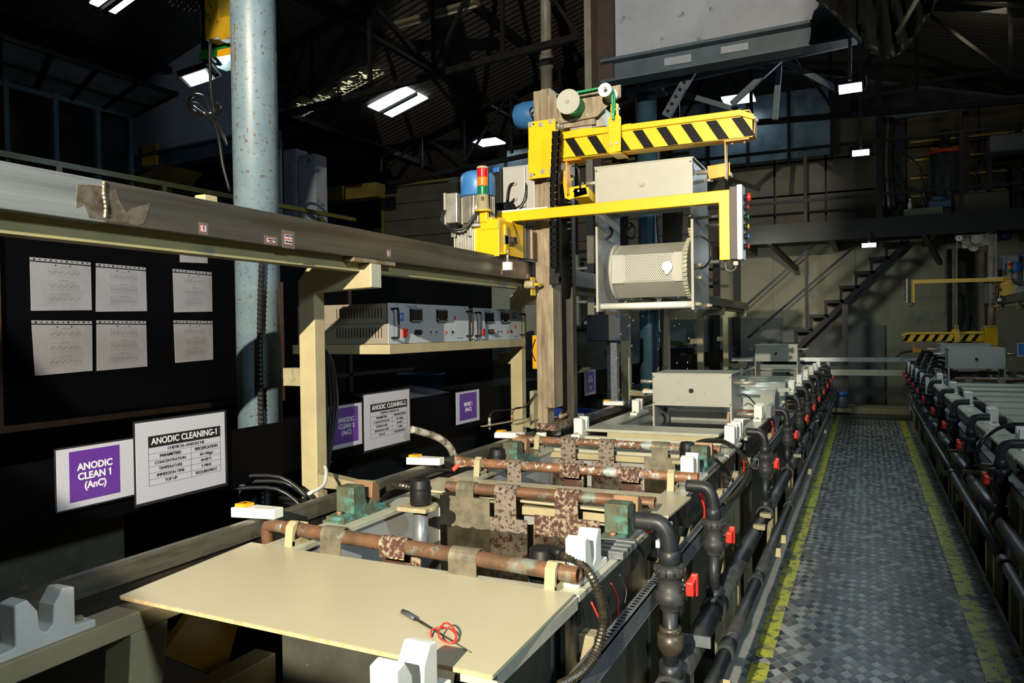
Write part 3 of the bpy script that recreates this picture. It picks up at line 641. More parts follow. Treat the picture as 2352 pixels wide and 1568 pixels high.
flood(at(1977, 351, y=12), 'middle white floodlight over the aisle below the upper one', .22, .09, (-.1, 8.5, .9), 45, (-.05, 12, 6.7))
flood(at(1996, 563, y=14.55), 'lowest small white floodlight under the gallery edge', .22, .08, (0, 12, .9), 30, (.05, 14.6, 3.4))

# ================================================================== PLATING LINE TANKS
def tank(y0, y1, xa, xb, lab, side=1, lipn=.0, bed=True, front=True, liq=.80, ledge=True):
    """open tank with flanged rim; side=+1: aisle is on the xb side"""
    t = thing('tank', lab, 'tank', ((xa+xb)/2, (y0+y1)/2, 0)); ax = xb if side > 0 else xa; bx = xa if side > 0 else xb
    w_ = .11
    for nm, b in (('rim', (xa, xb, y0, y0+.05)), ('rim', (xa, xb, y1-.05, y1)), ('rim', (xa, xa+w_+.03, y0+.05, y1-.05)), ('rim', (xb-w_, xb, y0+.05, y1-.05))):
        MB().box(b[0], b[1], b[2], b[3], 1.0, 1.02).build(nm, rim, t, bevel=.002)
    i0, i1 = xa+w_+.02, xb-w_+.01
    sh = MB().box(i0-.015, i0, y0+.03, y1-.03, .35, 1.0).box(i1, i1+.015, y0+.03, y1-.03, .35, 1.0).box(i0, i1, y0+.03, y0+.05, .35, 1.0).box(i0, i1, y1-.05, y1-.03, .35, 1.0).box(i0, i1, y0+.03, y1-.03, .33, .35)
    sh.build('shell', ppgrey, t)
    if ledge:   # far inner wall lip with backing strips
        MB().box(i0, i1, y1-.085, y1-.05, .965, 1.0).build('inner_ledge', cream, t, bevel=.002)
        for x in (i0+.06, (i0+i1)/2, i1-.1): MB().box(x, x+.05, y1-.075, y1-.055, liq-.05, .94).build('support_strip', cream, t)
    MB().box(i0, i1, y0+.05, y1-.05, liq-.02, liq).build('bath_surface', liquid, t)
    s = 1 if side > 0 else -1
    MB().box(ax-s*.065, ax-s*.05, y0+.02, y1-.02, .18, .93).build('outer_side', tankside, t)
    MB().box(ax-s*.045, ax-s*.03, y0+.1, y1-.1, .90, .985).build('upper_band', tankside, t)
    for k in range(2):
        y = y0+.12+k*(y1-y0-.30); MB().box(ax-s*.05, ax+s*.0, y, y+.06, -.10, .86).build('leg', creamd, t, bevel=.003)
        MB().cyl((ax-s*.02, y+.03, -.1), (ax-s*.02, y+.03, -.06), .035, 12).build('foot', creamd, t)
    return t
LT = [(1.95, 3.02), (3.26, 4.41), (4.45, 4.97), (5.20, 6.82), (6.86, 8.4), (8.45, 9.9), (9.95, 11.4), (11.45, 13.1), (13.15, 15.3)]
LL = ['open tank of the left row under the two nearest copper pipes', 'open tank of left row between the third and fourth copper pipes', 'narrow rinse tank of left row just before the flat lid',
      'tank of the left row holding the standing barrel unit', 'tank of the left row holding the two white drums', 'tank of left row beyond the white drums', 'tank of left row short of the far barrel unit',
      'tank of the left row under the far barrel unit', 'last tank of the left row by the crossing rail']
for k, (a, b) in enumerate(LT):
    t = tank(a, b, -1.90, -.72, LL[k], liq=.86 if k > 3 else .93 if k == 3 else .80, ledge=k < 3)
# first tank's narrow front box and the open frame at the near end of the row
t = thing('front_pump_box', 'cream box under the front edge of the big cover board', 'cabinet', (-1.0, 1.7, 0))
MB().box(-1.46, -.80, 1.60, 1.94, .12, 1.0).build('body', tankside, t, bevel=.004); MB().box(-.82, -.72, 1.44, 1.94, .985, 1.02).build('side_lip', rim, t)  # cream box given the dark tank colour for shade under the board
t = thing('row_end_stand', 'cream box section frame at the near left end of row', 'frame', (-1.85, 1.0, 0))
MB().box(-1.90, -1.80, -.2, 1.95, .945, 1.0).build('top_beam', cream, t, bevel=.004)
MB().prism([(1.40, .945), (1.52, .945), (1.49, .72), (1.56, .68), (1.56, -.1), (1.38, -.1), (1.38, .70)], 'x', -1.90, -1.80).build('post', cream, t, bevel=.004)
MB().bar((-1.85, .6, .62), (-1.85, 1.95, .62), .09, .12).build('lower_beam', cream, t, bevel=.004); MB().bar((-1.85, 1.46, .62), (-1.33, 1.70, .62), .08, .10).build('cross_beam', creamd, t, bevel=.004)
MB().box(-1.9, -.75, .2, 1.44, -.1, .0).build('base_plate', stained, t)
o = MB().prism([(1.62, .78), (1.78, .90), (2.0, .92), (1.86, .60)], 'x', -1.98, -1.95).build('warning_plate', yellow); tag(o, 'yellow painted plate low behind the cream frame post', 'plate')
o = MB().cyl((-1.75, 1.55, .44), (-1.46, 1.6, .44), .045, 16).build('drain_pipe', pvc); tag(o, 'short dark drain pipe under the big cover board', 'pipe')
t = thing('waste_drum', 'lime green drum low beneath the front frame', 'drum', (-1.62, 1.42, -.1))
MB().lathe([(0, 0), (.17, 0), (.18, .3), (.18, .58), (.16, .62), (0, .62)], (-1.56, 1.68, -.1), 22).build('body', mat('lime_plastic', (.20, .26, .01), (.15, .2, .01), 5, rough=.4), t); MB().lathe([(.182, .40), (.188, .42), (.182, .44)], (-1.56, 1.68, -.1), 22).build('hoop', MATS['lime_plastic'], t)
t = thing('floor_mat_panel', 'dark grey sheet lying low beside the cream frame', 'panel', (-2.3, 1.1, .4))
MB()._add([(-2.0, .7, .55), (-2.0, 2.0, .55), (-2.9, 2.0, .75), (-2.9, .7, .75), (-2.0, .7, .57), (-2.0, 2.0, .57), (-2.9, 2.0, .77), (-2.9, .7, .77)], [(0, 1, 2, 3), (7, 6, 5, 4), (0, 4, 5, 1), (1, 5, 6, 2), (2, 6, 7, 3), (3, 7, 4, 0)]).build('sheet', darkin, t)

# cover boards and lids
b = MB().prism([(-1.875, 1.425), (-1.93, 1.975), (-.725, 1.925), (-.71, 1.40)], 'z', 1.024, 1.0335)
t = thing('cover_board', 'large cream cover board lying across the nearest tank', 'board', (-1.3, 1.7, 1.024))
b.build('sheet', board, t, bevel=.001); MB().prism([(-1.874, 1.422), (-.711, 1.397), (-.711, 1.400), (-1.874, 1.425)], 'z', 1.0238, 1.0335).build('raw_edge', ply, t)
t = thing('cover_board', 'narrow cream cover sheet between first and second copper pipe pairs', 'board', (-1.3, 3.1, 1.024))
MB().prism([(-1.93, 2.95), (-1.915, 3.22), (-.68, 3.23), (-.69, 2.86)], 'z', 1.024, 1.034).build('sheet', board, t, bevel=.001)
t = thing('tank_cover', 'flat grey cream lid in front of the standing barrel unit', 'lid', (-1.3, 5.05, 1.02))
MB().box(-1.76, -.86, 4.93, 5.22, 1.05, 1.07).build('top', rim, t, bevel=.003); MB().box(-1.60, -.88, 4.925, 4.945, .86, 1.05).build('front_lip', cream, t)
MB().box(-1.60, -.86, 5.2, 5.22, 1.02, 1.05).build('rear_lip', cream, t)
for k, y in enumerate((8.55, 9.0, 9.45, 10.1, 10.6, 11.1, 13.4, 14.0, 14.6)):
    o = MB().box(-1.84, -.84, y, y+.36, 1.022, 1.05).build('tank_cover', rim, bevel=.004); tag(o, '%s flat lid on the far half of the left row' % ORD[k], 'lid')
o = MB().box(-1.5, -.62, 7.16, 7.21, 1.17, 1.205).build('support_bar', ppgrey); tag(o, 'long grey bar lying over the white drums', 'bar')

# white saddle blocks
def saddle(x, y, lab, s=1, dz=0, grp=None):
    t = thing('saddle_block', lab, 'support block', (x, y, 1.02+dz), grp)
    H = [(-.13, 0), (-.13, .02), (-.074, .024), (-.074, .122), (-.045, .128), (-.020, .092), (-.016, .045), (0, .034), (.016, .045), (.020, .092), (.045, .128), (.074, .122), (.074, .024), (.13, .02), (.13, 0)]
    MB().prism([(y+a*s, 1.02+dz+b) for a, b in H], 'x', x-.031, x+.031).build('block', whitep, t, bevel=.004)
    for e in (-1, 1): MB().cyl((x, y+e*.105*s, 1.04+dz), (x, y+e*.105*s, 1.052+dz), .011, 6).build('bolt', creamd, t)
    return t
YV = [1.245, 2.13, 3.64, 4.86, 5.12, 6.22, 7.42, 8.25, 9.1, 10.2, 11.3, 12.5, 13.4, 14.4]
for k, y in enumerate(YV):
    x = (-.825 if k == 0 else -.77)
    saddle(x, y, '%s white saddle block along the aisle edge of the left row' % ORD[k], dz=-.02 if k == 0 else 0)
YW = [(1.175, 'white saddle block on the frame beam at lower left corner'), (4.94, 'white saddle block on the wall side before the hoist lid'), (6.36, 'white saddle block on the wall side left of standing barrel'),
      (8.3, 'small white saddle block on the wall side of left row, beyond the barrel'), (10.1, 'second small white block beyond the barrel on wall side'), (12.3, 'white block on the wall side beside far barrel unit'), (14.2, 'farthest white block on wall side of left row')]
for y, l in YW: saddle(-1.84 if y < 2 else -1.79, y, l, dz=-.02 if y < 2 else 0)

# copper cradles with green patina
def cradle(x, y, lab, s=1):
    t = thing('contact_cradle', lab, 'cradle', (x, y, 1.02))
    H = [(-.15, 0), (-.15, .022), (-.085, .026), (-.085, .125), (-.012, .125), (-.010, .10), (0, .052), (.02, .04), (.045, .055), (.055, .10), (.062, .128), (.09, .11), (.09, .03), (.14, .022), (.14, 0)]
    MB().prism([(y+a, 1.02+b) for a, b in H], 'x', x-.042, x+.042).build('body', patina, t, bevel=.003)
    MB().prism([(y+.030, 1.085), (y+.036, 1.150), (y+.085, 1.128), (y+.085, 1.07), (y+.06, 1.055)], 'x', x-.046, x+.046).build('worn_jaw', copperclean, t, bevel=.002)
    MB().cyl((x, y-.12, 1.042), (x, y-.12, 1.058), .012, 6).build('bolt', copperclean, t)
    MB().box(x-.06, x+.06, y-.16, y+.15, 1.018, 1.03).build('base_plate', galv, t) if s > 0 else MB().box(x-.05, x+.05, y-.16, y+.15, 1.018, 1.028).build('base_plate', patina, t)
cradle(-1.86, 2.49, 'green patinated cradle on wall side between nearest copper pipes', -1)
cradle(-.79, 2.60, 'green patinated cradle on aisle side by nearest black hose clamp')
cradle(-1.76, 3.80, 'green cradle on wall side before the fourth copper pipe', -1)
cradle(-.78, 3.98, 'green cradle on aisle side before the fourth copper pipe')
t = thing('slotted_plate', 'grey slotted plate on the rim beside the nearest aisle cradle', 'plate', (-.75, 2.42, 1.02))
for k in range(4): MB().box(-.80, -.70, 2.30+k*.045, 2.33+k*.045, 1.021, 1.045).build('slat', galv, t, bevel=.002)

# copper anode pipes
def cpipe(y0, y1, xa, xb, z, m, lab, sx=None, lug=True):
    t = thing('copper_pipe', lab, 'pipe', ((xa+xb)/2, (y0+y1)/2, z)); r = .0235
    MB().cyl((xa, y0, z), (xb, y1, z), r, 20, caps=False).build('tube', m, t); MB().ring((xb-.03, y1, z), (xb, y1, z), r+.0003, r-.006, 20).build('open_end', m, t)
    MB().cyl((xb-.012, y1, z), (xb-.01, y1, z), r-.004, 20).build('bore', blackp, t)
    if lug:  # flattened end
        MB()._add([(xa, y0-r, z-r*.7), (xa, y0+r, z-r*.7), (xa, y0+r, z+r*.7), (xa, y0-r, z+r*.7), (xa-.09, y0-.008, z-.034), (xa-.09, y0+.008, z-.034), (xa-.09, y0+.008, z+.034), (xa-.09, y0-.008, z+.034)],
                  [(0, 1, 2, 3), (7, 6, 5, 4), (0, 4, 5, 1), (1, 5, 6, 2), (2, 6, 7, 3), (3, 7, 4, 0)]).build('flat_lug', m, t)
        MB().cyl((xa-.06, y0-.03, z), (xa-.06, y0+.03, z), .011, 8).build('bolt', stainless, t)
    for x in sx or ():
        f = (x-xa)/(xb-xa); y = y0+(y1-y0)*f
        MB().prism([(y-.035, 1.02), (y-.035, 1.055), (y-.012, z+.035), (y-.026, z+.035), (y-.045, z+.02), (y-.055, 1.02)], 'x', x-.016, x+.016).prism([(y+.035, 1.02), (y+.024, z+.02), (y+.036, z+.02), (y+.055, 1.02)], 'x', x-.016, x+.016).box(x-.016, x+.016, y-.05, y+.05, 1.018, 1.04).build('holder', cream, t, bevel=.002)
    return t
cpipe(2.07, 1.975, -1.86, -.73, 1.068, copper, 'nearest copper pipe, brown, behind the big cover board', (-1.80, -.80), lug=False)
mbp = MB().tube([(-1.86, 2.07, 1.068), (-1.93, 2.075, 1.066), (-1.955, 2.08, 1.05), (-1.955, 2.085, .99)], .022, 10); tag(mbp.build('pipe_lug', copper), 'bent flat end of the nearest copper pipe', 'pipe')
cpipe(2.86, 2.88, -1.66, -.745, 1.075, copper, 'second copper pipe, mottled, resting over the far edge of first bath', lug=False)
cpipe(3.41, 3.41, -1.84, -.685, 1.08, coppersalt, 'third copper pipe with white salt patches', (-1.78, -.80))
cpipe(4.29, 4.27, -1.90, -.735, 1.075, coppersalt, 'fourth copper pipe, most white crusted', (-1.83,))
wetpl = mat('wet_plate', (.035, .03, .018), (.06, .052, .032), 18, rough=.18, metal=.3, spots=[((.22, .19, .12), 30, .68, .76)])
wetrust = mat('wet_rust_plate', (.10, .085, .06), (.05, .042, .028), 16, rough=.22, metal=.2, spots=[((.03, .012, .008), 45, .52, .58)])
# anode plates hooked over the pipes
def anode(x, y, z, ws, drop, wp, hp, m, lab, back=False, mp=None):
    t = thing('anode_plate', lab, 'plate', (x, y, z)); r = .026; n = 10
    s = 1 if back else -1; pts = [(y+r*math.cos(PI*k/n), z+r*math.sin(PI*k/n)) for k in range(n+1)]   # back .. front
    fr = [(y-r, z-drop if not back else z-.035)]; bk = [(y+r, z-.035 if not back else z-drop)]
    line = bk+pts+fr; th = .004
    out = [(yy+(yy-y)/max(r, 1e-6)*th if zz >= z else yy+(th if yy > y else -th), zz+max(0, (zz-z))/r*th) for yy, zz in line]
    MB().prism(line+out[::-1], 'x', x-ws/2, x+ws/2).build('hook', m, t)
    yp = y+s*(r+.004)
    MB().box(x-wp/2, x+wp/2, yp-.003, yp+.003, .912, z-drop+.004).build('blade', mp or m, t)
    n2 = 9; rag = [(x-wp/2+wp*k/n2, .914+.006*math.sin(k*2.3+x*40)) for k in range(n2+1)]
    MB().prism([(x-wp/2, z-drop-hp), (x+wp/2, z-drop-hp)]+rag[::-1], 'y', yp-.004, yp+.004).build('wet_blade', wetpl if mp or m is dullpl else wetrust, t)
zc = 1.068
anode(-1.63, 2.055, zc, .085, .07, .12, .3, dullpl, 'dull metal hanger wrapped over left end of nearest pipe')
anode(-1.37, 2.03, zc, .095, .045, .15, .26, rustpl2, 'red rusted curled hanger on the nearest pipe', True)
anode(-1.10, 2.005, zc, .095, .075, .24, .3, dullpl, 'smooth dull hanger on the nearest pipe, right of the red one')
anode(-1.56, 2.862, 1.075, .085, .035, .24, .34, dullpl, 'dull grey plate hanging at left of the second pipe')
anode(-1.37, 2.866, 1.075, .10, .11, .20, .26, rustpl, 'rust speckled plate in the middle of the second pipe')
anode(-1.10, 2.872, 1.075, .10, .085, .28, .28, rustpl2, 'deep red rusted wide plate at right of the second pipe')
anode(-1.58, 3.41, 1.08, .075, .12, .22, .2, rustpl, 'rust flecked strap near left end of third pipe')
anode(-1.29, 3.41, 1.08, .10, .12, .16, .2, rustpl2, 'red crusted strap in the middle of third pipe', True)
anode(-1.00, 3.41, 1.08, .10, .12, .16, .2, rustpl2, 'red crusted strap near right end of third pipe', True)
anode(-1.63, 4.285, 1.075, .095, .11, .20, .24, rustpl, 'dark spotted plate at left of the fourth pipe')
anode(-1.39, 4.28, 1.075, .095, .11, .18, .22, rustpl, 'dark spotted plate in the middle of the fourth pipe')
anode(-1.07, 4.275, 1.075, .095, .06, .18, .26, dullpl, 'smooth brown grey plate at right of the fourth pipe', mp=dullpl)
# hanging heater tube and flat plates seen in the first bath

# immersion heater heads with ribbed hoses
def heater(x, y, z0, z1, r, lab, fl=True, pipe=True):
    t = thing('heater_head', lab, 'heater', (x, y, z0))
    MB().lathe([(0, z1-.004), (r*.86, z1), (r*.95, z1-.006), (r, z1-.03), (r*1.02, z1-.032), (r*1.04, z0+.01), (r*.98, z0), (0, z0)], (x, y, 0), 24).build('cap', black, t)
    MB().ring((x, y, z1-.042), (x, y, z1-.034), r*1.09, r*.9, 24).build('collar', black, t)
    if fl: MB().cyl((x, y, z0-.018), (x, y, z0), r*1.7, 24).box(x-r*1.7, x+r*1.5, y-r*1.6, y-r*.2, z0-.018, z0-.001).build('flange', cream, t, bevel=.002)
    if pipe: MB().cyl((x, y, z0-.3), (x, y, z0-.01), r*.72, 18).build('tube', galv, t)
    return t
heater(-1.615, 2.57, 1.062, 1.165, .041, 'tall black heater cap on wall side of the first bath')
heater(-.905, 2.13, .985, 1.085, .042, 'black heater cap under the nearest pipe, at aisle side', fl=False)
heater(-1.83, 3.70, 1.03, 1.11, .045, 'black heater cap with yellow gland beside the wall side green cradle')
heater(-.895, 4.17, 1.03, 1.125, .042, 'black heater cap at right end of the fourth pipe')
o = MB().tube([at(1283, 1262, x=-.84), at(1300, 1278, x=-.80), at(1330, 1292, x=-.76), at(1362, 1330, x=-.70), at(1382, 1390, x=-.665), at(1384, 1440, x=-.655), at(1368, 1500, x=-.655), at(1330, 1548, x=-.67), at(1285, 1575, x=-.69)], .0145, 10, ribs=.0055)
o = o.build('ribbed_hose', flex); tag(o, 'long ribbed black hose curving over the rim beside the big board', 'hose')
t = thing('cable_gland', 'crusted cable gland joining nearest heater to its ribbed hose', 'gland', at(1295, 1275, x=-.8)); MB().cyl(at(1268, 1262, x=-.86), at(1290, 1272, x=-.82), .014, 10).cyl(at(1290, 1272, x=-.82), at(1310, 1286, x=-.79), .021, 12).build('body', black, t)
o = MB().tube([at(1600, 1018, x=-.86), at(1625, 1012, x=-.82), at(1665, 1015, x=-.77), at(1700, 1040, x=-.70), at(1718, 1070, x=-.66), at(1712, 1100, x=-.645), at(1692, 1130, x=-.64), at(1665, 1155, x=-.65)], .015, 10, ribs=.007).build('ribbed_hose', flex)
tag(o, 'ribbed black hose arching from the heater at the fourth pipe', 'hose')
o = MB().tube([(-1.66, 2.62, 1.11), (-1.74, 2.62, 1.12), (-1.82, 2.66, 1.10), (-1.92, 2.68, 1.03), (-1.98, 2.64, .93)], .016, 10, ribs=.007).build('ribbed_hose', flex); tag(o, 'ribbed hose dropping to the wall side from the tall heater cap', 'hose')
def leadwire(pts, lab, tip=True, r=.009):
    t = thing('power_cable', lab, 'cable', pts[0]); MB().tube(pts, r, 8).build('wire', rubber, t)
    if tip: MB().tube([pts[0], Vector(pts[0]).lerp(Vector(pts[1]), .5), pts[1]], r*1.35, 8).build('red_sleeve', redtape, t)
leadwire([(-1.90, 3.40, 1.07), at(1040, 1080, x=-1.93), at(1000, 1080, x=-1.95), at(950, 1100, x=-2.0), at(900, 1120, x=-2.02), at(870, 1150, x=-2.02)], 'black cable with red sleeve leaving the third pipe to the wall side')
leadwire([(-1.955, 4.29, 1.065), at(1197, 1025, x=-1.95), at(1194, 1040, x=-1.94), at(1190, 1062, x=-1.93)], 'short red sleeved cable at left end of fourth pipe')
leadwire([at(1472, 1192, x=-.70), at(1490, 1220, x=-.69), at(1515, 1250, x=-.68), at(1528, 1290, x=-.665), at(1522, 1325, x=-.66), at(1502, 1345, x=-.67)], 'black cable with red sleeve hanging by the nearest valve elbow')
leadwire([at(1640, 1052, x=-.70), at(1662, 1072, x=-.69), at(1675, 1095, x=-.68), at(1668, 1118, x=-.68)], 'green tinged cable bending down by the fourth pipe', False)
tt = thing('cable_tag', 'white and red label on cable by the nearest valve', 'label', at(1508, 1247, x=-.67)); c = at(1508, 1247, x=-.665)
MB().box(c[0], c[0]+.014, c[1]-.014, c[1]+.014, c[2]-.012, c[2]+.012).build('tag', paper, tt); MB().box(c[0]+.003, c[0]+.016, c[1]-.009, c[1]+.009, c[2]-.004, c[2]+.004).build('stripe', redtape, tt)

# skewer with red cord on the board
zb = 1.0338
P = [at(u, v, z=zb+.006) for u, v in ((925, 1404), (1082, 1494))]
t = thing('skewer_probe', 'grey pointed probe lying on the big cover board', 'tool', P[0]); v0, v1 = map(Vector, P)
v0.z = zb+.0065; v1.z = zb+.002
MB().cyl(v0.lerp(v1, .18), v1, .0033, 8, r2=.001).build('shaft', steeld, t); MB().cyl(v0, v0.lerp(v1, .20), .0062, 10).build('grip', boxgrey, t)
pts = [at(u, v, z=zb+h) for u, v, h in ((990, 1462, .003), (992, 1446, .010), (1018, 1440, .014), (1042, 1450, .012), (1048, 1470, .008), (1030, 1476, .004), (1008, 1462, .012), (1012, 1440, .020), (1025, 1430, .022), (1040, 1440, .02), (1048, 1458, .012), (1040, 1476, .004), (1026, 1474, .003))]
o = MB().tube(pts, .0022, 6).build('red_cord', red); tag(o, 'loop of thin red cord tangled round the probe', 'cord')

# slotted cable tray along the aisle face + wires
t = thing('cable_tray', 'grey slotted cable tray running along the left row', 'cable tray', (-.68, 5, .8))
for (y0, y1) in ((.9, 2.72), (2.98, 4.95), (5.3, 6.9), (7.0, 9), (9.1, 12), (12.1, 15)):
    MB().box(-.665, -.661, y0, y1, .80, .865).box(-.70, -.661, y0, y1, .861, .865).box(-.74, -.66, y0, y1, .797, .80).build('tray_length', galv, t)
sl_ = MB(); y = .9
while y < 6.9:
    if not (2.7 < y < 3.0 or 4.93 < y < 5.32): sl_.box(-.690, -.676, y, y+.011, .8653, .8657)
    y += .026
sl_.build('slots', blackp, t, kind='stuff')
for k, (c_, m_) in enumerate(((1470, red), (1490, rubber), (1430, red), (1412, rubber))):
    x = -.70; a = at(c_-40, 1335, x=x); b = at(c_-15, 1440, x=-.69)
    a = (x-.02, 2.05+.09*k, .97); b = (-.70, 2.12+.07*k, .81)
    tag(MB().tube([a, (x, a[1]+.01, .92), (x, b[1]-.02, .87), b], .0028, 6).build('thin_wire', MATS['red_plastic'] if m_ is red else rubber), ('first red wire dropping into the tray under the nearest saddle', 'black wire dropping into the tray beside the red one', 'second red wire dropping into the tray', 'last black wire dropping into the tray')[k], 'wire')
for k, y in enumerate((3.5, 4.75, 6.4)):
    tag(MB().tube([(-.70, y, .99), (-.685, y+.03, .93), (-.69, y+.06, .87), (-.70, y+.08, .81)], .005, 6).tube([(-.70, y+.04, .99), (-.69, y+.06, .93), (-.70, y+.1, .81)], .004, 6).build('wire_pair', red), ('red wire pair under the second saddle', 'red wire pair by the third valve', 'red wire pair by the fourth valve')[k], 'wire')
t = thing('angle_post', 'grey angle iron standing behind the nearest valve', 'post', (-.68, 2.9, .2)); MB().box(-.70, -.66, 2.80, 2.805, .1, 1.03).box(-.70, -.695, 2.80, 2.86, .1, 1.03).build('angle', galv, t)

# dark service pipes with risers, unions and red tap handles
def valve(x, y, lab, s=1, ztop=1.08, big=1.0, zp=.55):
    t = thing('valve_riser', lab, 'valve', (x, y, zp)); r = .026*big
    MB().tube([(x-s*.115, y, ztop), (x-s*.07, y, ztop), (x-s*.032, y, ztop-.004), (x-s*.008, y, ztop-.035), (x, y, ztop-.08), (x, y, ztop-.10)], r, 14).build('elbow', pvc, t)
    MB().lathe([(r*.95, ztop-.87*.10), (r*1.25, ztop-.87*.11), (r*1.25, ztop-.87*.15), (r*1.0, ztop-.87*.155)], (x, y, 0), 18).build('collar', pvc, t)
    mb = MB(); mb.lathe([(r, ztop-.87*.155), (r*1.75, ztop-.87*.16), (r*1.8, ztop-.87*.19), (r*1.6, ztop-.87*.20), (r*1.35, ztop-.87*.205), (r*1.35, ztop-.87*.255), (r*1.7, ztop-.87*.262), (r*1.75, ztop-.87*.30), (r*1.3, ztop-.87*.31), (r*1.15, ztop-.87*.33)], (x, y, 0), 20); BVO = mb.build('ball_valve', pvcg if s > 0 else pvc, t)
    nb = MB()
    for k in range(12):
        a = 2*PI*k/12; nb.cyl((x+r*1.78*math.cos(a), y+r*1.78*math.sin(a), ztop-.87*.188), (x+r*1.78*math.cos(a), y+r*1.78*math.sin(a), ztop-.87*.162), .004, 6)
    nb.build('union_ribs', pvc, BVO, kind='stuff')
    MB().cyl((x+s*r*1.2, y, ztop-.87*.23), (x+s*(r*1.2+.03), y, ztop-.87*.23), .012, 10).build('spindle', pvc, BVO)
    hx = x+s*(r*1.2+.024)
    MB().box(hx, hx+s*.026, y-.036, y+.036, ztop-.87*.258, ztop-.87*.205).box(hx+s*.006, hx+s*.03, y+.012, y+.034, ztop-.87*.275, ztop-.87*.19).build('tap_handle', red, BVO, bevel=.005)
    zq = zp+.03
    MB().cyl((x, y, zq), (x, y, ztop-.87*.32), r*.86, 14).build('pipe', pvc, t)
    if big > 1.05:
        MB().lathe([(r, ztop-.87*.42), (r*1.5, ztop-.87*.425), (r*1.5, ztop-.87*.47), (r*1.2, ztop-.87*.49), (r, ztop-.87*.5)], (x, y, 0), 18).lathe([(r, ztop-.87*.395), (r*1.3, ztop-.87*.40), (r*1.3, ztop-.87*.415), (r, ztop-.87*.42)], (x, y, 0), 18).build('reducer', pvcb, t)
    MB().cyl((x, y, zp+.02), (x, y, zp+.085), r*1.35, 16).build('tee_socket', pvc, t)
    return t
YR = [2.50, 3.30, 5.12, 6.62, 7.85, 8.95, 10.0, 11.1, 12.2, 13.3, 14.3]
for k, y in enumerate(YR): valve(-.60, y, '%s dark valve riser with red tap along the left row' % ORD[k], 1, (1.10, 1.065, 1.07, 1.06)[k] if k < 4 else 1.06, 1.12 if k == 0 else 1.0)
def runpipe(nm, x, z, r, y0, y1, m, lab, joints):
    t = thing(nm, lab, 'pipe', (x, (y0+y1)/2, z)); ys = [y0]+joints+[y1]
    for a, b in zip(ys[:-1], ys[1:]): MB().cyl((x, a+.03, z), (x, b-.03, z), r, 18).build('pipe_length', m, t)
    for y in joints: MB().cyl((x, y-.055, z), (x, y+.055, z), r*1.22, 18).build('coupling', m, t)
    return t
runpipe('main_pipe', -.60, .55, .043, 1.2, 15.4, pvcg, 'thick dusty dark pipe running the length of left row', [2.5, 3.3, 5.12, 6.62, 7.85, 8.95, 10, 11.1, 12.2, 13.3, 14.3])
runpipe('return_pipe', -.50, .50, .027, 1.2, 15.4, pvcg, 'thinner dark pipe beside the thick one on left row', [2.2, 3.0, 3.9, 5.6, 7.5, 9.6, 12])
for k, y in enumerate((2.78, 4.55, 4.85, 7.2, 10)):
    t = thing('pipe_bracket', '%s bracket plate holding the left row pipes' % ORD[k], 'bracket', (-.58, y, .5))
    (MB().box(-.70, -.52, y-.005, y+.005, .585, .625).build('plate', galv, t) if k == 0 else MB().box(-.60, -.535, y-.02, y+.02, .585, .61).build('plate', creamd, t)); MB().prism([(y-.02, .44), (y+.02, .44), (y+.02, .47), (y-.02, .49)], 'x', -.52, -.45).build('clip', cream, t)

# drums lying in the fifth tank, far clutter on the left row
for k, y in enumerate((7.05, 7.95)):
    t = thing('plating_drum', ('near white plating drum lying across the left row', 'far white plating drum lying across the left row')[k], 'drum', (-1.15, y, 1.05)); r = .20
    MB().cyl((-1.5, y, 1.0), (-.735, y, 1.0), r, 28, cm=0).build('shell', gasket, t); MB().ring((-.735, y, 1.0), (-.722, y, 1.0), r*1.04, r*.2, 28).build('end_disc', ppgrey, t)
    MB().cyl((-.78, y, 1.0), (-.66, y, 1.0), .03, 12).build('axle', copper, t)
for k, (x0, y) in enumerate(((-1.72, 6.46), (-.84, 6.44))):
    t = thing('contact_bar', ('short copper bar end left of the standing barrel', 'short copper bar end right of the standing barrel')[k], 'bar', (x0, y, 1.05)); MB().cyl((x0, y, 1.055), (x0+.16*(1 if k == 0 else -1), y, 1.055), .022, 14).build('rod', copper, t)
t = thing('pickup_bar', 'polished rod running from the standing barrel to aisle saddle', 'rod', (-.85, 6.2, 1.06)); MB().cyl((-.94, 6.22, 1.062), (-.76, 6.22, 1.062), .014, 12).build('rod', stainless, t)
t = thing('terminal_block', 'grey finned terminal beside the saddle right of the standing barrel', 'terminal', (-.71, 6.45, 1.03))
for k in range(5): MB().box(-.73, -.69, 6.30+k*.07, 6.33+k*.07, 1.03, 1.12).build('fin', galv, t)
leadwire([(-.93, 6.3, 1.20), (-.90, 6.35, 1.21), (-.85, 6.4, 1.16), (-.80, 6.42, 1.09)], 'thin black cable arching right of the standing barrel', False, .006)
for k, (u, v) in enumerate(((1690, 850), (1705, 838), (1720, 858))):
    c = at(u, v, y=11.2+k*.5); tag(MB().box(c[0]-.06, c[0]+.06, c[1]-.05, c[1]+.05, c[2]-.05, c[2]+.05).build('junction_box', (galv, creamd, ppgrey)[k], bevel=.005), ('small grey box on the wall side near far barrel unit', 'small cream box on the wall side near far barrel unit', 'small dark grey box on wall side near far barrel unit')[k], 'box')

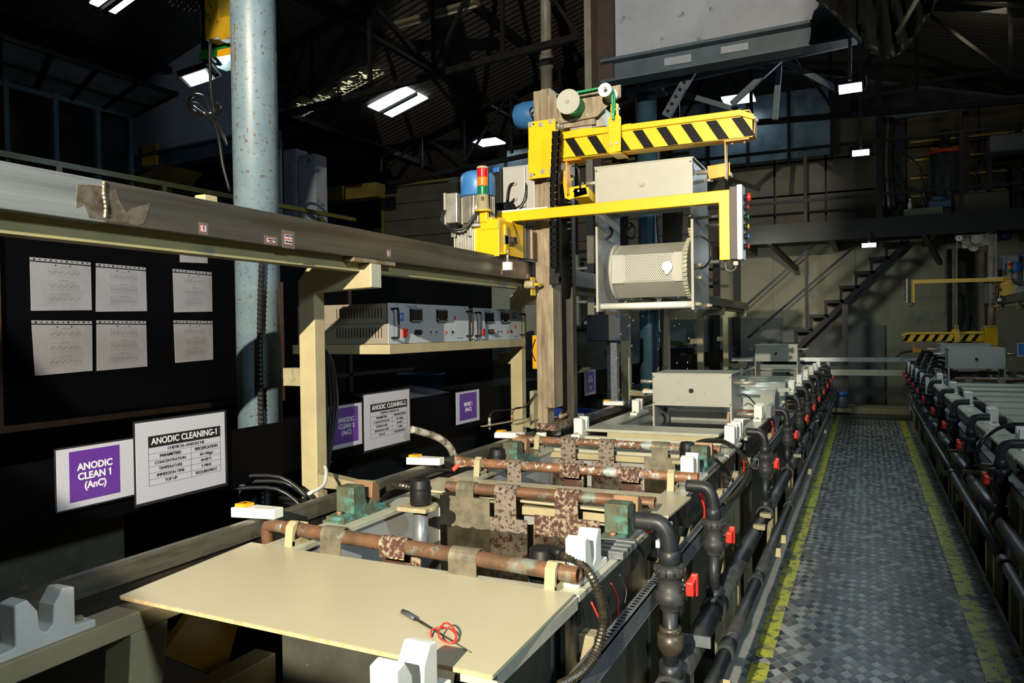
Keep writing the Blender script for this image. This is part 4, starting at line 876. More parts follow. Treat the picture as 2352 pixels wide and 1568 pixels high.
# ================================================================== RIGHT ROW
RT = [(3.6, 4.9), (4.95, 5.85), (5.9, 7.1), (7.15, 8.45), (8.5, 9.9), (9.95, 11.6), (11.65, 13.3), (13.35, 15.3)]
for k, (a, b) in enumerate(RT): tank(a, b, .73, 2.0, '%s tank of the right hand row' % ORD[k], side=-1, liq=.9, ledge=False)
for k, y in enumerate((4.15, 5.0, 5.6, 6.2, 6.75, 7.3, 7.85, 8.45, 9.1, 9.75)):
    t = thing('tank_cover', '%s lidded cover on the right hand row' % ORD[k], 'lid', (1.45, y, 1.02)); w = .42 if k else .55
    MB().box(.93, 2.0, y, y+w, 1.05, 1.07).build('top', rim, t, bevel=.003); MB().box(.96, 1.98, y+.005, y+.02, 1.0, 1.05).build('front_lip', cream, t)
YVR = [5.25, 6.47, 7.9, 9.2, 10.8]
for k, y in enumerate(YVR): saddle(.825, y, '%s white saddle block on the right hand row' % ORD[k], -1)
for k, y in enumerate((10.2, 11.2, 12.3, 13.4, 14.5)):
    c = (.66, y); t = thing('white_gauge_strip', '%s slim white strip hanging at far aisle side of right row' % ORD[k], 'strip', (.66, y, 1.0)); MB().box(.63, .67, y, y+.03, .93, 1.13).build('strip', whitep, t, bevel=.002)
YRR = [4.83, 6.15, 7.3, 8.5, 9.85, 11.0, 12.0, 13.0, 14.0, 14.9]
for k, y in enumerate(YRR): valve(.655, y, '%s black valve riser with red tap along the right row' % ORD[k], -1, 1.105, 1.0, zp=.68)
runpipe('main_pipe', .655, .68, .040, 3.0, 15.4, pvc, 'thick dark pipe running the length of right row', YRR[:6])
runpipe('return_pipe', .585, .62, .025, 3.0, 15.4, pvc, 'thinner dark pipe beside the thick one on right row', [4.2, 6.6, 9.6])
for k, y in enumerate((5.95, 6.9, 9.0)):
    tag(MB().box(.585, .74, y, y+.012, .735, .76).prism([(y-.02, .55), (y+.02, .55), (y+.02, .59), (y-.02, .60)], 'x', .55, .60).build('pipe_bracket', cream), '%s cream bracket on the right row pipes' % ORD[k], 'bracket')
t = thing('cable_tray', 'grey cable tray along the right hand row', 'cable tray', (.72, 7, .85)); MB().box(.69, .694, 3.4, 15, .84, .90).box(.69, .75, 3.4, 15, .896, .90).build('tray_length', galv, t)
heater(.98, 5.15, 1.05, 1.14, .045, 'black heater cap on the right row at the picture edge', fl=False, pipe=False)
o = MB().tube([at(2352, 975, x=.90), at(2325, 975, x=.82), at(2290, 985, x=.72), at(2258, 1010, x=.63), at(2244, 1040, x=.60), at(2250, 1065, x=.62), at(2285, 1070, x=.66)], .013, 8).build('hose', rubber); tag(o, 'thick black hose looping beside the nearest right riser', 'hose')
for k in range(9):   # tangle of pump hoses above the far right risers
    y = 11.2+k*.42; x = .74+.05*(k % 3); h = 1.16+.04*(k % 3)
    tag(MB().tube([(x, y, 1.05), (x-.02, y+.05, h), (x+.08, y+.15, h+.05), (x+.2, y+.2, h), (x+.25, y+.25, 1.04)], .022, 8).build('pump_hose', rubber), '%s black pump hose arching over the far part of right row' % ORD[k], 'hose', 'pump hoses on the far right row')
for k, y in enumerate((10.4, 11.9)):
    t = thing('copper_pipe', ('nearer dull copper pipe on the right hand row', 'farther dull copper pipe on the right hand row')[k], 'pipe', (1.5, y, 1.1)); MB().cyl((.95, y, 1.1), (2.1, y, 1.1), .024, 14).build('tube', copper, t)
    for j in range(3):
        MB().box(1.05+j*.33, 1.13+j*.33, y-.028, y+.028, 1.04, 1.128).build('strap', dullpl, t)

# ================================================================== RAILS AND SUPPORT FRAMES (left)
WY = at(240, 460, x=-2.03)[1]
t = thing('overhead_rail', 'polished steel hoist rail crossing the upper left of the picture', 'rail', (-2.055, 6, 2.15))
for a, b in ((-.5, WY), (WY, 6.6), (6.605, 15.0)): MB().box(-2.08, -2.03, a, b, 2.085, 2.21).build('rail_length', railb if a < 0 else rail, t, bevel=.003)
wp = [at(*p, x=-2.029)[1:] for p in ((178, 424), (205, 424), (240, 428), (268, 436), (275, 462), (292, 490), (300, 480), (346, 466), (333, 512), (318, 517), (268, 510), (205, 500), (192, 470), (174, 478))]
MB().prism(wp, 'x', -2.0302, -2.0290).build('weld_patch', railx, t)
ws = at(240, 460, x=-2.03)[1]; MB().tube([(-2.029, ws, 2.10), (-2.028, ws+.003, 2.13), (-2.028, ws-.003, 2.17), (-2.029, ws, 2.205)], .006, 6, ribs=.006).build('weld_seam', railx, t)
o = MB().box(-2.16, -2.09, -.5, 15.0, 2.03, 2.20).build('cream_beam', mat('olive_cream_beam', (.34, .31, .15), (.28, .26, .13), 5, rough=.45, spots=[((.16, .17, .15), 2.6, .62, .66)])); tag(o, 'cream painted beam backing the polished hoist rail', 'beam')
# labels stuck on the rail
def sticker(y, z, w_, h_, txts, lab, patch=True):
    t = thing('rail_label', lab, 'label', (-2.029, y, z))
    if patch: MB().box(-2.030, -2.0292, y-w_*.75, y+w_*.8, z-h_*.85, z+h_*.85).build('tape', mat('old_tape', (.12, .115, .10), rough=.25) if 'old_tape' not in MATS else MATS['old_tape'], t)
    MB().box(-2.0293, -2.0284, y-w_/2, y+w_/2, z-h_/2, z+h_/2).build('red_border', redtape, t)
    n = len(txts)
    for k, (tx, sz) in enumerate(txts):
        zc_ = z+h_/2-h_*(k+.5)/n; MB().box(-2.0286, -2.0278, y-w_/2+.002, y+w_/2-.002, zc_-h_/n/2+.002, zc_+h_/n/2-.002).build('paper', paper, t)
        text(tx, t, (-2.0274, y, zc_), sz, ink, bold=.0004)
p1 = at(467, 525, x=-2.03); sticker(p1[1], p1[2], .026, .024, [('1', .022)], 'tiny rail label with figure 1, left of the pole')
p1 = at(622, 552, x=-2.03); sticker(p1[1], p1[2], .046, .020, [('anodic clean\nRinse', .0075)], 'small red edged rail label left of the DM label')
p1 = at(662, 550, x=-2.03); sticker(p1[1], p1[2], .046, .040, [('Anodic Clean\n1', .0078), ('DM water', .0095)], 'two part red edged rail label with DM')
p1 = at(893, 582, x=-2.03); sticker(p1[1], p1[2], .024, .026, [('2', .022)], 'tiny rail label with figure 2, right of nearest frame bracket')
p1 = at(1153, 624, x=-2.03); sticker(p1[1], p1[2], .022, .030, [('2', .012), ('1', .012)], 'tiny two line rail label under the white bumper roller')
p1 = at(1213, 634, x=-2.03); sticker(p1[1], p1[2], .040, .022, [('HH', .014)], 'tiny rail label beside the hoist mast')
p1 = at(1315, 645, x=-2.03); sticker(p1[1], p1[2], .026, .03, [('5', .02)], 'tiny rail label beyond the hoist mast')

FY = [2.84, 5.2, 8.05, 9.9, 12.2, 14.6]
FLAB = ['cream gantry frame nearest the camera', 'cream gantry frame at far end of the rectifier shelf', 'cream gantry frame carrying the dark junction box', 'fourth gantry frame, left of the grey bin', 'fifth gantry frame, right of the grey bin', 'farthest gantry frame by the staircase']
for k, y in enumerate(FY):
    t = thing('gantry_support', FLAB[k], 'frame', (-2.38, y, 0))
    z1 = 2.06; m_ = cream
    mb = MB(); mb.prism([(-2.45, -.1), (-2.45, 2.0), (-2.39, 2.065), (-2.03, 2.065), (-2.03, 1.955), (-2.355, 1.945), (-2.355, -.1)], 'y', y, y+.075); mb.build('post', m_, t, bevel=.004)
    MB().box(-2.03, -2.026, y, y+.075, 1.957, 2.063).build('end_cap', rim, t)
    MB().box(-2.16, -2.03, y-.12, y+.20, 2.066, 2.083).build('saddle_plate', steel, t)
    for e in (-.09, .165): MB().cyl((-2.09, y+e, 2.052), (-2.09, y+e, 2.068), .012, 6).build('bolt', stainless, t)
    MB().box(-2.56, -2.45, y+.01, y+.07, 1.50, 1.585).build('tie_beam', creamd, t)
    MB().prism([(-2.355, 1.085), (-2.15, 1.06), (-2.15, 1.02), (-2.355, 1.02)], 'y', y+.01, y+.07).build('foot_gusset', creamd, t)
t = thing('lower_rail', 'dusty round topped steel rail running low along the left row', 'rail', (-2.05, 6, 1.05))
for a, b in ((-.5, 2.16), (2.22, 15.0)):
    MB().prism([(-2.095, 1.0), (-2.095, 1.058), (-2.082, 1.064), (-2.055, 1.064), (-2.042, 1.058), (-2.042, 1.0)], 'y', a, b).build('rail_head', mat('dusty_rail', (.15, .14, .105), (.085, .08, .062), 9, rough=.4, metal=.4, stretch=(3, .5, 3)) if a < 0 else MATS['dusty_rail'], t)
MB().box(-2.06, -2.05, -.5, 15, .90, 1.0).build('web', mat('rail_web_dark', (.018, .015, .011), (.035, .028, .02), 6, rough=.4, stretch=(3, .4, 3)), t); MB().box(-2.09, -2.03, -.5, 15, .885, .90).build('foot', steeld, t)
for k, y in enumerate((2.15, 3.34, 4.36, 5.48, 6.55, 7.9)):
    t = thing('position_marker', '%s white plastic marker block with yellow chip across the lower rail' % ORD[k], 'marker block', (-2.07, y, 1.075))
    MB().prism([(-2.155, y-.045), (-1.975, y-.012), (-1.975, y+.038), (-2.155, y+.03)], 'z', 1.068, 1.105).build('block', whitep, t, bevel=.003)
    MB().prism([(-2.15, y-.030), (-2.10, y-.030), (-2.095, y+.015), (-2.145, y+.02)], 'z', 1.1055, 1.117).build('chip', orange, t, bevel=.002)
    MB().cyl((-2.123, y-.005, 1.117), (-2.123, y-.005, 1.1185), .006, 10).build('dot', blackp, t)

# black backing boards behind the signs
t = thing('splash_board', 'long black board carrying the signs behind the lower rail', 'board', (-2.5, 4, 1.2))
for a, b in ((-.5, 2.85), (2.86, 6.6), (6.65, 10.5), (10.55, 15)): MB().box(-2.512, -2.5, a, b, 1.09, 1.335).build('strip', bandm, t)
t = thing('machine_casing', 'black machine casings in shadow behind the left row', 'machine', (-3.3, 5, 0))
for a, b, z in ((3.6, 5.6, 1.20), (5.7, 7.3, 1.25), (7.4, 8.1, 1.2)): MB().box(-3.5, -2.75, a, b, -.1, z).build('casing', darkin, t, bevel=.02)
MB()._add([(-2.8, 4.0, 1.30), (-2.8, 4.9, 1.30), (-3.1, 4.8, 1.36), (-3.1, 4.1, 1.34)], [(0, 1, 2, 3)]).build('lid_sheet', boxgrey, t)
o = MB().lathe([(0, 1.205), (.16, 1.205), (.19, 1.42), (.20, 1.42), (.18, 1.40), (0, 1.38)], (-3.25, 5.2, 0), 24).build('blue_tub', motord); tag(o, 'dim blue tub on the black casing behind the shelf', 'tub')
o = MB().box(-3.5, -2.75, 1.55, 2.12, .55, 1.13).build('stained_tank', stained, bevel=.01); tag(o, 'stained green grey tank wall below the nearest sign', 'tank')
o = MB().box(-3.5, -3.42, .6, 1.8, 1.15, 1.30).build('blue_tray', bluepl); tag(o, 'dark blue tray half hidden above the black board at left', 'tray')
t = thing('added_dark_screen', 'black sheet added to keep the background dark behind the noticeboard', 'partition', (-3.9, 4, 0)); MB().box(-3.95, -3.9, -.5, 7.8, -.1, 2.32).build('sheet', bandm, t)  # black sheet added where the background is only dark
for y, z0 in ((3.95, 1.3), (4.7, 1.3)): MB().box(-3.6, -3.57, y, y+.04, z0, 2.1).build('stile', wood, t)
MB().box(-3.6, -3.57, 3.4, 5.6, 1.42, 1.445).build('ledge', wood, t)

# signs
def sign_purple(y0, y1, z0, z1, ls_, lab, size, x=-2.486, sy0=.12, sy1=.06, ty=0, skew=0, portrait=False):
    t = thing('tank_sign', lab, 'sign', (x, (y0+y1)/2, z0)); w_ = y1-y0; h_ = z1-z0
    MB().box(x-.002, x, y0-.006, y1+.006, z0-.006, z1+.006).build('sleeve', sleeve, t); MB().box(x, x+.0012, y0, y1, z0, z1).build('sheet', paper, t)
    a, b = y0+w_*sy0, y1-w_*sy1; MB().box(x+.0012, x+.002, a, b, z0+h_*.10, z1-h_*.06).build('purple_field', purple, t)
    globals()['lines'](ls_, t, (x+.0026, (a+b)/2+ty, z0+h_*.5), size, whitepr, bold=.0010*size/.03)
    return t
sign_purple(1.660, 1.958, 1.158, 1.366, ['ANODIC', 'CLEAN 1', '(AnC)'], 'purple sign reading ANODIC CLEAN 1', .034, sy0=.15, sy1=.20)
t2 = sign_purple(3.085, 3.372, 1.150, 1.372, ['ANODIC', 'CLEAN 2', '(AnC)'], 'purple sign reading ANODIC CLEAN 2 behind black cables', .034, sy0=.1, sy1=.12, ty=.01)
sign_purple(4.415, 4.750, 1.125, 1.340, ['RINSE 1', '(AnC)'], 'purple sign reading RINSE 1', .036, sy0=.14, sy1=.13)
sign_purple(5.93, 6.20, 1.12, 1.36, ['RINSE 2', '(AnC)'], 'purple sign half hidden behind the hoist mast', .040, sy0=.12, sy1=.1)
for k, (u0, u1, v0, v1, L) in enumerate(((1342, 1368, 852, 903, ['ACID', 'PICKLING', '', '(AP)']), (1430, 1451, 841, 888, ['RINSE', '', '(AP)']), (1680, 1688, 798, 825, ['RINSE']), (1693, 1701, 798, 822, ['Zn']))):
    a = at(u0, v0, x=-2.486); b = at(u1, v1, x=-2.486); sign_purple(a[1], b[1], b[2], a[2], L, ('small purple sign below the dark junction box', 'small purple sign right of the junction box frame', 'tiny purple sign between far gantry frames', 'tiny farther purple sign beside last gantry frame')[k], .036 if k < 2 else .05, sy0=.12, sy1=.1)
def sign_table(y0, y1, z0, z1, title, lab, x=-2.483):
    t = thing('specification_sign', lab, 'sign', (x, (y0+y1)/2, z0)); W = y1-y0; H = z1-z0
    MB().box(x-.002, x, y0-.008, y1+.012, z0-.012, z1+.008).build('sleeve', sleeve, t); MB().box(x, x+.0012, y0, y1, z0, z1).build('sheet', paper, t)
    a, b = y0+W*.125, y1-W*.06; top = z1-H*.185; hb = H*.145
    MB().box(x+.0012, x+.002, a, b, top-hb, top).build('title_bar', ink, t); text(title, t, (x+.0026, (a+b)/2, top-hb/2), .036*W/.44, whitepr, bold=.0006, sx=.92)
    bot = z0+H*.19; mid = a+(b-a)*.565; r = (top-hb-bot)/6
    g = MB(); g.box(x+.0012, x+.0018, a, a+.0008, bot, top-hb).box(x+.0012, x+.0018, b-.0008, b, bot, top-hb).box(x+.0012, x+.0018, mid, mid+.0008, bot, bot+5*r)
    for k in range(6): g.box(x+.0012, x+.0018, a, b, bot+k*r-.0004, bot+k*r+.0004)
    g.build('table_rules', ink, t); s = .0172*W/.44
    text('CHEMICAL-UNISOLE NE', t, (x+.0024, (a+b)/2, bot+5.5*r), s, ink)
    for k, (l, v) in enumerate((('PARAMETERS', 'SPECIFICATION'), ('CONCENTRATION', '60-100gpl'), ('TEMPERATURE', '60-80\u00b0C'), ('IMMERSION TIME', '5 MINS'), ('TOP UP', 'REQUIREMENT'))):
        text(l, t, (x+.0024, (a+mid)/2, bot+(4.5-k)*r), s, ink, bold=.0003 if k == 0 else 0); text(v, t, (x+.0024, (mid+b)/2, bot+(4.5-k)*r), s, ink, bold=.0003 if k == 0 else 0)
    return t
sign_table(1.965, 2.400, 1.118, 1.422, 'ANODIC CLEANING-1', 'white specification sheet headed ANODIC CLEANING-1')
sign_table(3.390, 3.842, 1.105, 1.410, 'ANODIC CLEANING-2', 'white specification sheet headed ANODIC CLEANING-2')

# noticeboard with sleeved charts
t = thing('noticeboard', 'large black noticeboard with brown wooden frame at left', 'noticeboard', (-3.32, 2.7, 1.36))
MB().box(-3.34, -3.325, 1.97, 3.36, 1.36, 2.45).build('panel', bandm, t)
for b in ((1.955, 1.985, 1.345, 2.46), (3.35, 3.38, 1.345, 2.46)): MB().box(-3.34, -3.305, *b).build('frame_rail', wood, t, bevel=.003)
MB().box(-3.34, -3.305, 1.985, 3.35, 1.345, 1.375).build('frame_rail', wood, t, bevel=.003)
PY = [((72, 590), (214, 714)), ((224, 603), (340, 716)), ((400, 615), (491, 717)), ((76, 730), (217, 853)), ((225, 730), (341, 843)), ((402, 730), (493, 827)), ((416, 560), (480, 606))]
for k, (a_, b_) in enumerate(PY):
    a = at(*a_, x=-3.31); b = at(*b_, x=-3.31); y0, y1, z1, z0 = a[1], b[1], (a[2]+at(b_[0], a_[1]+12, x=-3.31)[2])/2, b[2]
    if k == 6: z0 = b[2]; z1 = z0+.24
    tlt = (.0, -.006, .004, .01, -.004, .006, 0)[k]; x = -3.322
    p_ = thing('chart_sheet', ('sleeved chart at top left of the noticeboard', 'sleeved chart top middle of the noticeboard', 'sleeved chart top right of noticeboard', 'sleeved chart at bottom left of noticeboard', 'sleeved chart bottom middle of the noticeboard', 'sleeved chart bottom right of the noticeboard', 'sheet mostly hidden by the cream beam above the right charts')[k], 'paper', (x, y0, z0))
    MB().prism([(y0+tlt, z0-.004), (y1-tlt*.3, z0+.004), (y1, z1-.020), (y0, z1-.018)], 'x', x, x+.003).build('sheet', paperg, p_); MB().prism([(y0, z1-.013), (y1, z1-.015), (y1, z1-.001), (y0, z1+.001)], 'x', x, x+.002).build('punched_edge', paperg, p_)
    h = MB()
    for j in range(11):
        y = y0+(y1-y0)*(j+.7)/11.4; h.cyl((x+.0022, y, z1-.007), (x+.0026, y, z1-.007), .0035 if j % 3 else .005, 8)
    for j in (.4, .64): h.cyl((x+.003, y0+(y1-y0)*j, z1-.028), (x+.0036, y0+(y1-y0)*j, z1-.028), .0035, 8)
    h.build('holes', ink, p_, kind='stuff')
    g = MB(); ya, yb = y0+(y1-y0)*.27, y1-(y1-y0)*.2
    for c in range(3):
        zt = z1-.040-c*(z1-z0-.05)/3; hh = (z1-z0-.05)/3*.62
        for j in range(5): g.box(x+.003, x+.0034, ya, yb, zt-hh*j/4, zt-hh*j/4+.0006)
        if k in (1, 4, 5):
            for j in range(9): g.box(x+.003, x+.0034, ya+(yb-ya)*j/8, ya+(yb-ya)*j/8+.0006, zt-hh, zt)
        py = None
        for j in range(26):
            y = ya+(yb-ya)*j/25; z = zt-hh*.5+hh*.16*math.sin(j*1.3+k+c)+R_.uniform(-.001, .001)
            if py: g.bar((x+.0036, py[0], py[1]), (x+.0036, y, z), .0008, .0012)
            py = (y, z)
        g.box(x+.003, x+.0034, (ya+yb)/2-.02, (ya+yb)/2+.02, zt+.004, zt+.0065)
    g.build('chart_lines', inkl, p_, kind='stuff')
    for c in range(1): text(('BATH TEMPERATURE', 'CONCENTRATION', 'TITRATION', 'TEMPERATURE', 'CONCENTRATION', 'TITRATION', '')[k] if 0 else '', p_, (0, 0, 0), .004, inkl) if 0 else None

# big blue pole, its conduit, and the coloured steel beside it
px_, py_ = -2.90, 3.05
t = thing('blue_pole', 'large rust flecked light blue pole behind the hoist rail', 'pole', (px_, py_, -.1))
MB().cyl((px_, py_, -.1), (px_, py_, 7.4), .113, 40, caps=True).build('shaft', bluepole, t)
rs = MB()
for k in range(26):
    a = -1.72+R_.uniform(-.02, .02); z = 3.33-.013*k+R_.uniform(-.003, .003)
    if R_.random() < .8: rs.cyl((px_+.1125*math.cos(a), py_+.1125*math.sin(a), z), (px_+.1135*math.cos(a), py_+.1135*math.sin(a), z), R_.uniform(.003, .008), 7)
rs.build('rust_streak', mat('rust_streak', (.14, .05, .02), rough=.8), t, kind='stuff')
o = MB().tube([(px_+.115, py_-.075, 2.3), (px_+.10, py_-.095, 1.8), (px_+.10, py_-.10, 1.35), (px_+.10, py_-.10, .6)], .017, 10, ribs=.012).build('corrugated_conduit', black); tag(o, 'black corrugated conduit running down the blue pole', 'conduit')
tag(MB().box(-2.15, -2.10, 1.96, 2.02, 2.195, 2.245).build('post_stub', cream, bevel=.004), 'cream post stub peeping above the rail left of the pole', 'post')
t = thing('green_column', 'bright green channel column left of the blue pole', 'column', (-5.0, 5.05, 3.5)); a = at(461, 135, y=5.0); b = at(560, 150, y=5.0)
MB().box(a[0], b[0], 5.0, 5.25, a[2], 6.5).build('channel', green, t, bevel=.006); MB().box(a[0], b[0]+.1, 4.98, 5.3, a[2]-.02, a[2]+.05).build('foot_plate', green, t)
t = thing('yellow_bracket', 'worn yellow steel frame in front of the green column', 'frame', (-4.9, 4.9, 4.2)); a = at(471, 92, y=4.82); b = at(503, 60, y=4.82); c = at(560, 110, y=4.82)
MB().box(a[0], b[0], 4.82, 4.96, a[2], 6.5).build('upright', yellowd, t, bevel=.006); MB().box(b[0], c[0], 4.82, 4.96, a[2]-.03, a[2]+.16).build('crosspiece', yellowd, t, bevel=.006); MB().box(b[0]-.05, b[0]+.1, 4.84, 4.95, a[2]-.16, a[2]-.10).build('bracket', orange, t)
c = at(455, 180, y=5.0)
flood((c[0], 5.0, c[2]), 'white floodlight under the green column left of the pole', .24, .20, (c[0]+1.0, 5.6, c[2]-3.2), 130, None)
lamp('floodlight_added_fill', 'POINT', (c[0]-.35, 5.6, c[2]-.25), (0, 0, 0), 20, (.7, .87, 1), size=.06)  # extra point lamp added to brighten the wall near this floodlight
o = MB().tube([at(483, 95, y=4.7), at(482, 150, y=4.7), at(486, 220, y=4.7), at(492, 262, y=4.7), at(470, 225, y=4.7), at(445, 218, y=4.72), at(434, 235, y=4.74), at(450, 258, y=4.72), at(495, 262, y=4.7), at(508, 248, y=4.68), at(500, 240, y=4.68), at(488, 268, y=4.7), at(455, 240, y=4.66), at(440, 242, y=4.66), at(480, 272, y=4.7), at(505, 300, y=4.7), at(520, 330, y=4.72)], .014, 8).build('coiled_cable', rubber); tag(o, 'black cable looped and tied beneath the left floodlight', 'cable')
o = MB().tube([at(490, 270, y=4.68), at(503, 320, y=4.68), at(512, 380, y=4.7), at(528, 440, y=4.75)], .014, 8).tube([at(495, 275, y=4.66), at(515, 310, y=4.68), at(522, 335, y=4.7)], .012, 8).build('drop_cable', rubber); tag(o, 'black cable tail hanging down beside the blue pole', 'cable')
nt_ = MB()   # twine net corner, top
g_ = lambda i, j: at(388+i*13+(j % 2)*6, -14+j*9+i*3.4+3*math.sin(i*2+j), y=5.4)
for i in range(7):
    for j in range(3 if i > 0 else 2):
        nt_.bar(g_(i, j), g_(i+(j % 2), j+1), .012, .012); nt_.bar(g_(i, j), g_(i-1+(j % 2), j+1), .012, .012)
tag(nt_.build('twine_net', netm, kind='stuff'), 'corner of knotted brown net at the top beside green column', 'net')

# rectifiers on their shelf
t = thing('rectifier_shelf', 'cream shelf holding the two rectifiers between gantry frames', 'shelf', (-2.6, 4.3, 1.63))
MB().box(-3.0, -2.33, 3.42, 5.22, 1.632, 1.685).build('deck', cream, t, bevel=.003)
def rectifier(y0, y1, z1, lab, tagt, ty, tz):
    x = -2.35; z0 = 1.687; t = thing('rectifier', lab, 'power supply', (x, y0, z0)); H = z1-z0; W = y1-y0
    MB().box(-2.98, x-.004, y0+.006, y1-.006, z0, z1-.003).build('case', rectside, t, bevel=.002); MB().box(x-.004, x, y0, y1, z0, z1).build('front_panel', rectgrey, t, bevel=.001)
    v = MB()
    for r in (.20, .68):
        for k in range(16): v.box(-2.70+.020*k, -2.696+.020*k, y0+.0045, y0+.0062, z0+H*r-.01, z0+H*r+.045)
    v.build('vent_slots', blackp, t, kind='stuff'); MB().box(-2.98, x-.006, y0+.005, y0+.0062, z0+H*.5-.0007, z0+H*.5+.0007).build('case_seam', ink, t)
    for xx in (-2.40, -2.60): MB().cyl((xx, y0+.006, z0+H*.52), (xx, y0+.002, z0+H*.52), .005, 8).build('screw', stainless, t)
    Y = lambda f: y0+W*f
    Z = lambda f: z0+H*f
    for f in (.035, .965): MB().tube([(x, Y(f), Z(.15)), (x+.03, Y(f), Z(.15)), (x+.045, Y(f), Z(.20)), (x+.045, Y(f), Z(.8)), (x+.03, Y(f), Z(.85)), (x, Y(f), Z(.85))], .0065, 10).build('handle', black, t)
    for f in (.30, .62):
        mo = MB().box(x, x+.010, Y(f)-.062, Y(f)+.062, Z(.55), Z(.88)).build('meter', screen, t, bevel=.002)
        MB().box(x+.010, x+.0106, Y(f)-.055, Y(f)+.055, Z(.56), Z(.575)).box(x+.010, x+.0106, Y(f)-.055, Y(f)+.055, Z(.855), Z(.865)).build('meter_edge', lightgrey, mo, kind='stuff')
        text('OUTPUT VOLTAGE' if f < .5 else 'OUTPUT CURRENT', t, (x+.0006, Y(f), Z(.515)), .011, ink, bold=.0002)
    for f in (.56, .68, .71): MB().box(x+.010, x+.0108, Y(f)-.004, Y(f)+.004, Z(.60), Z(.635)).build('segment', whitepr, mo)
    text('PLATING RECTIFIER', t, (x+.0006, Y(.26), Z(.925)), .0125, bluel, bold=.0002)
    MB().box(x+.0, x+.001, ty-.036, ty+.036, tz-.024, tz+.024).build('number_label', bluel, t); text(tagt, t, (x+.0014, ty+.004, tz), .030, whitepr, bold=.0006)
    MB().box(x, x+.012, Y(.145), Y(.195), Z(.16), Z(.37)).build('rocker_switch', red, t, bevel=.002)
    MB().cyl((x, Y(.30), Z(.27)), (x+.035, Y(.30), Z(.27)), .016, 16, m=0).build('knob', black, t); MB().cyl((x+.035, Y(.30), Z(.27)), (x+.052, Y(.30)+.002, Z(.285)), .004, 6).build('pointer', redtape, t)
    for f in (.48, .55): MB().cyl((x, Y(f), Z(.27)), (x+.004, Y(f), Z(.27)), .006, 10).build('socket', blackp, t)
    MB().cyl((x, Y(.67), Z(.27)), (x+.006, Y(.67), Z(.27)), .008, 10).build('lamp', red, t); MB().cyl((x, Y(.76), Z(.27)), (x+.006, Y(.76), Z(.27)), .008, 10).build('lamp', blackp, t)
    for f, s_ in ((.48, 'SET'), (.55, 'CC'), (.67, 'ON'), (.76, 'CV')): text(s_, t, (x+.0006, Y(f), Z(.19)), .009, ink)
    text('Powersign' if 0 else '', t, (x, Y(.85), Z(.1)), .01, bluel) if 0 else None
    text('Power supply', t, (x+.0006, Y(.87), Z(.10)), .014, bluel)
    cy = .86 if ty > Y(.5) else .80
    cz = (.42, .60, .26) if ty > Y(.5) else (.66, .82, .50)
    MB().cyl((x, Y(cy), Z(cz[0])), (x+.0008, Y(cy), Z(cz[0])), .014, 16).build('red_sticker', red, t)
    for q in cz[1:]: MB().cyl((x, Y(cy), Z(q)), (x+.0006, Y(cy), Z(q)), .016, 12).build('worn_patch', paper, t)
    for f in (.1, .46, .94): MB().cyl((x, Y(f), Z(.95)), (x+.0015, Y(f), Z(.95)), .004, 8).build('screw', steeld, t)
    return t
rectifier(3.44, 4.36, 1.912, 'left rectifier labelled AR 1 on the cream shelf', 'AR 1', 3.56, 1.835)
rectifier(4.42, 5.19, 1.905, 'right rectifier labelled AR 2 on the cream shelf', 'AR 2', 5.07, 1.865)
for k in range(4):
    du = (0, 7, 13, 18)[k]; ls_ = ('innermost black cable hanging by the nearest gantry frame', 'second black cable hanging by nearest gantry frame', 'third black cable hanging by nearest gantry frame', 'outermost black cable hanging before the ANODIC CLEAN 2 sign')
    tag(MB().tube([at(u, v, x=-2.43+.006*k) for u, v in ((730, 790), (738+du*.3, 800), (744+du, 830), (748+du*1.3, 880), (750+du*1.35, 930), (749+du, 990), (745+du*.6, 1060), (742+du*.4, 1130))], .008, 8).build('hanging_cable', rubber), ls_[k], 'cable')
o = MB().tube([at(945, 986, x=-2.40), at(965, 991, x=-2.38), at(1000, 1002, x=-2.34), at(1025, 1018, x=-2.30), at(1040, 1040, x=-2.28), at(1044, 1075, x=-2.28), (-2.28, at(1044, 1075, x=-2.28)[1], .5), (-2.28, at(1044, 1075, x=-2.28)[1], -.09)], .022, 12).build('crusted_hose', mat('crusted_white_hose', (.45, .42, .34), (.12, .09, .06), 22, rough=.7, bump=.4)); tag(o, 'white crusted hose bending down behind the second marker', 'hose')
o = MB().tube([(-2.30, 2.83, 1.13), (-2.22, 2.74, 1.12), (-2.14, 2.62, 1.09), (-2.12, 2.5, 1.08)], .008, 8).build('white_hose', whitep); tag(o, 'thin white hose at the foot of the nearest frame', 'hose')
for k, (dy, dz) in enumerate(((0, 0), (.03, -.03), (-.02, -.05))): tag(MB().tube([(-2.55, 2.5+dy, 1.12+dz), (-2.42, 2.66+dy, 1.1+dz), (-2.3, 2.7+dy, 1.0+dz), (-2.5, 2.75+dy, .98+dz)], .01, 6).build('loose_cable', rubber), ('upper loose black cable at the blue pole foot', 'middle loose black cable at the blue pole foot', 'lower loose black cable at the blue pole foot')[k], 'cable')

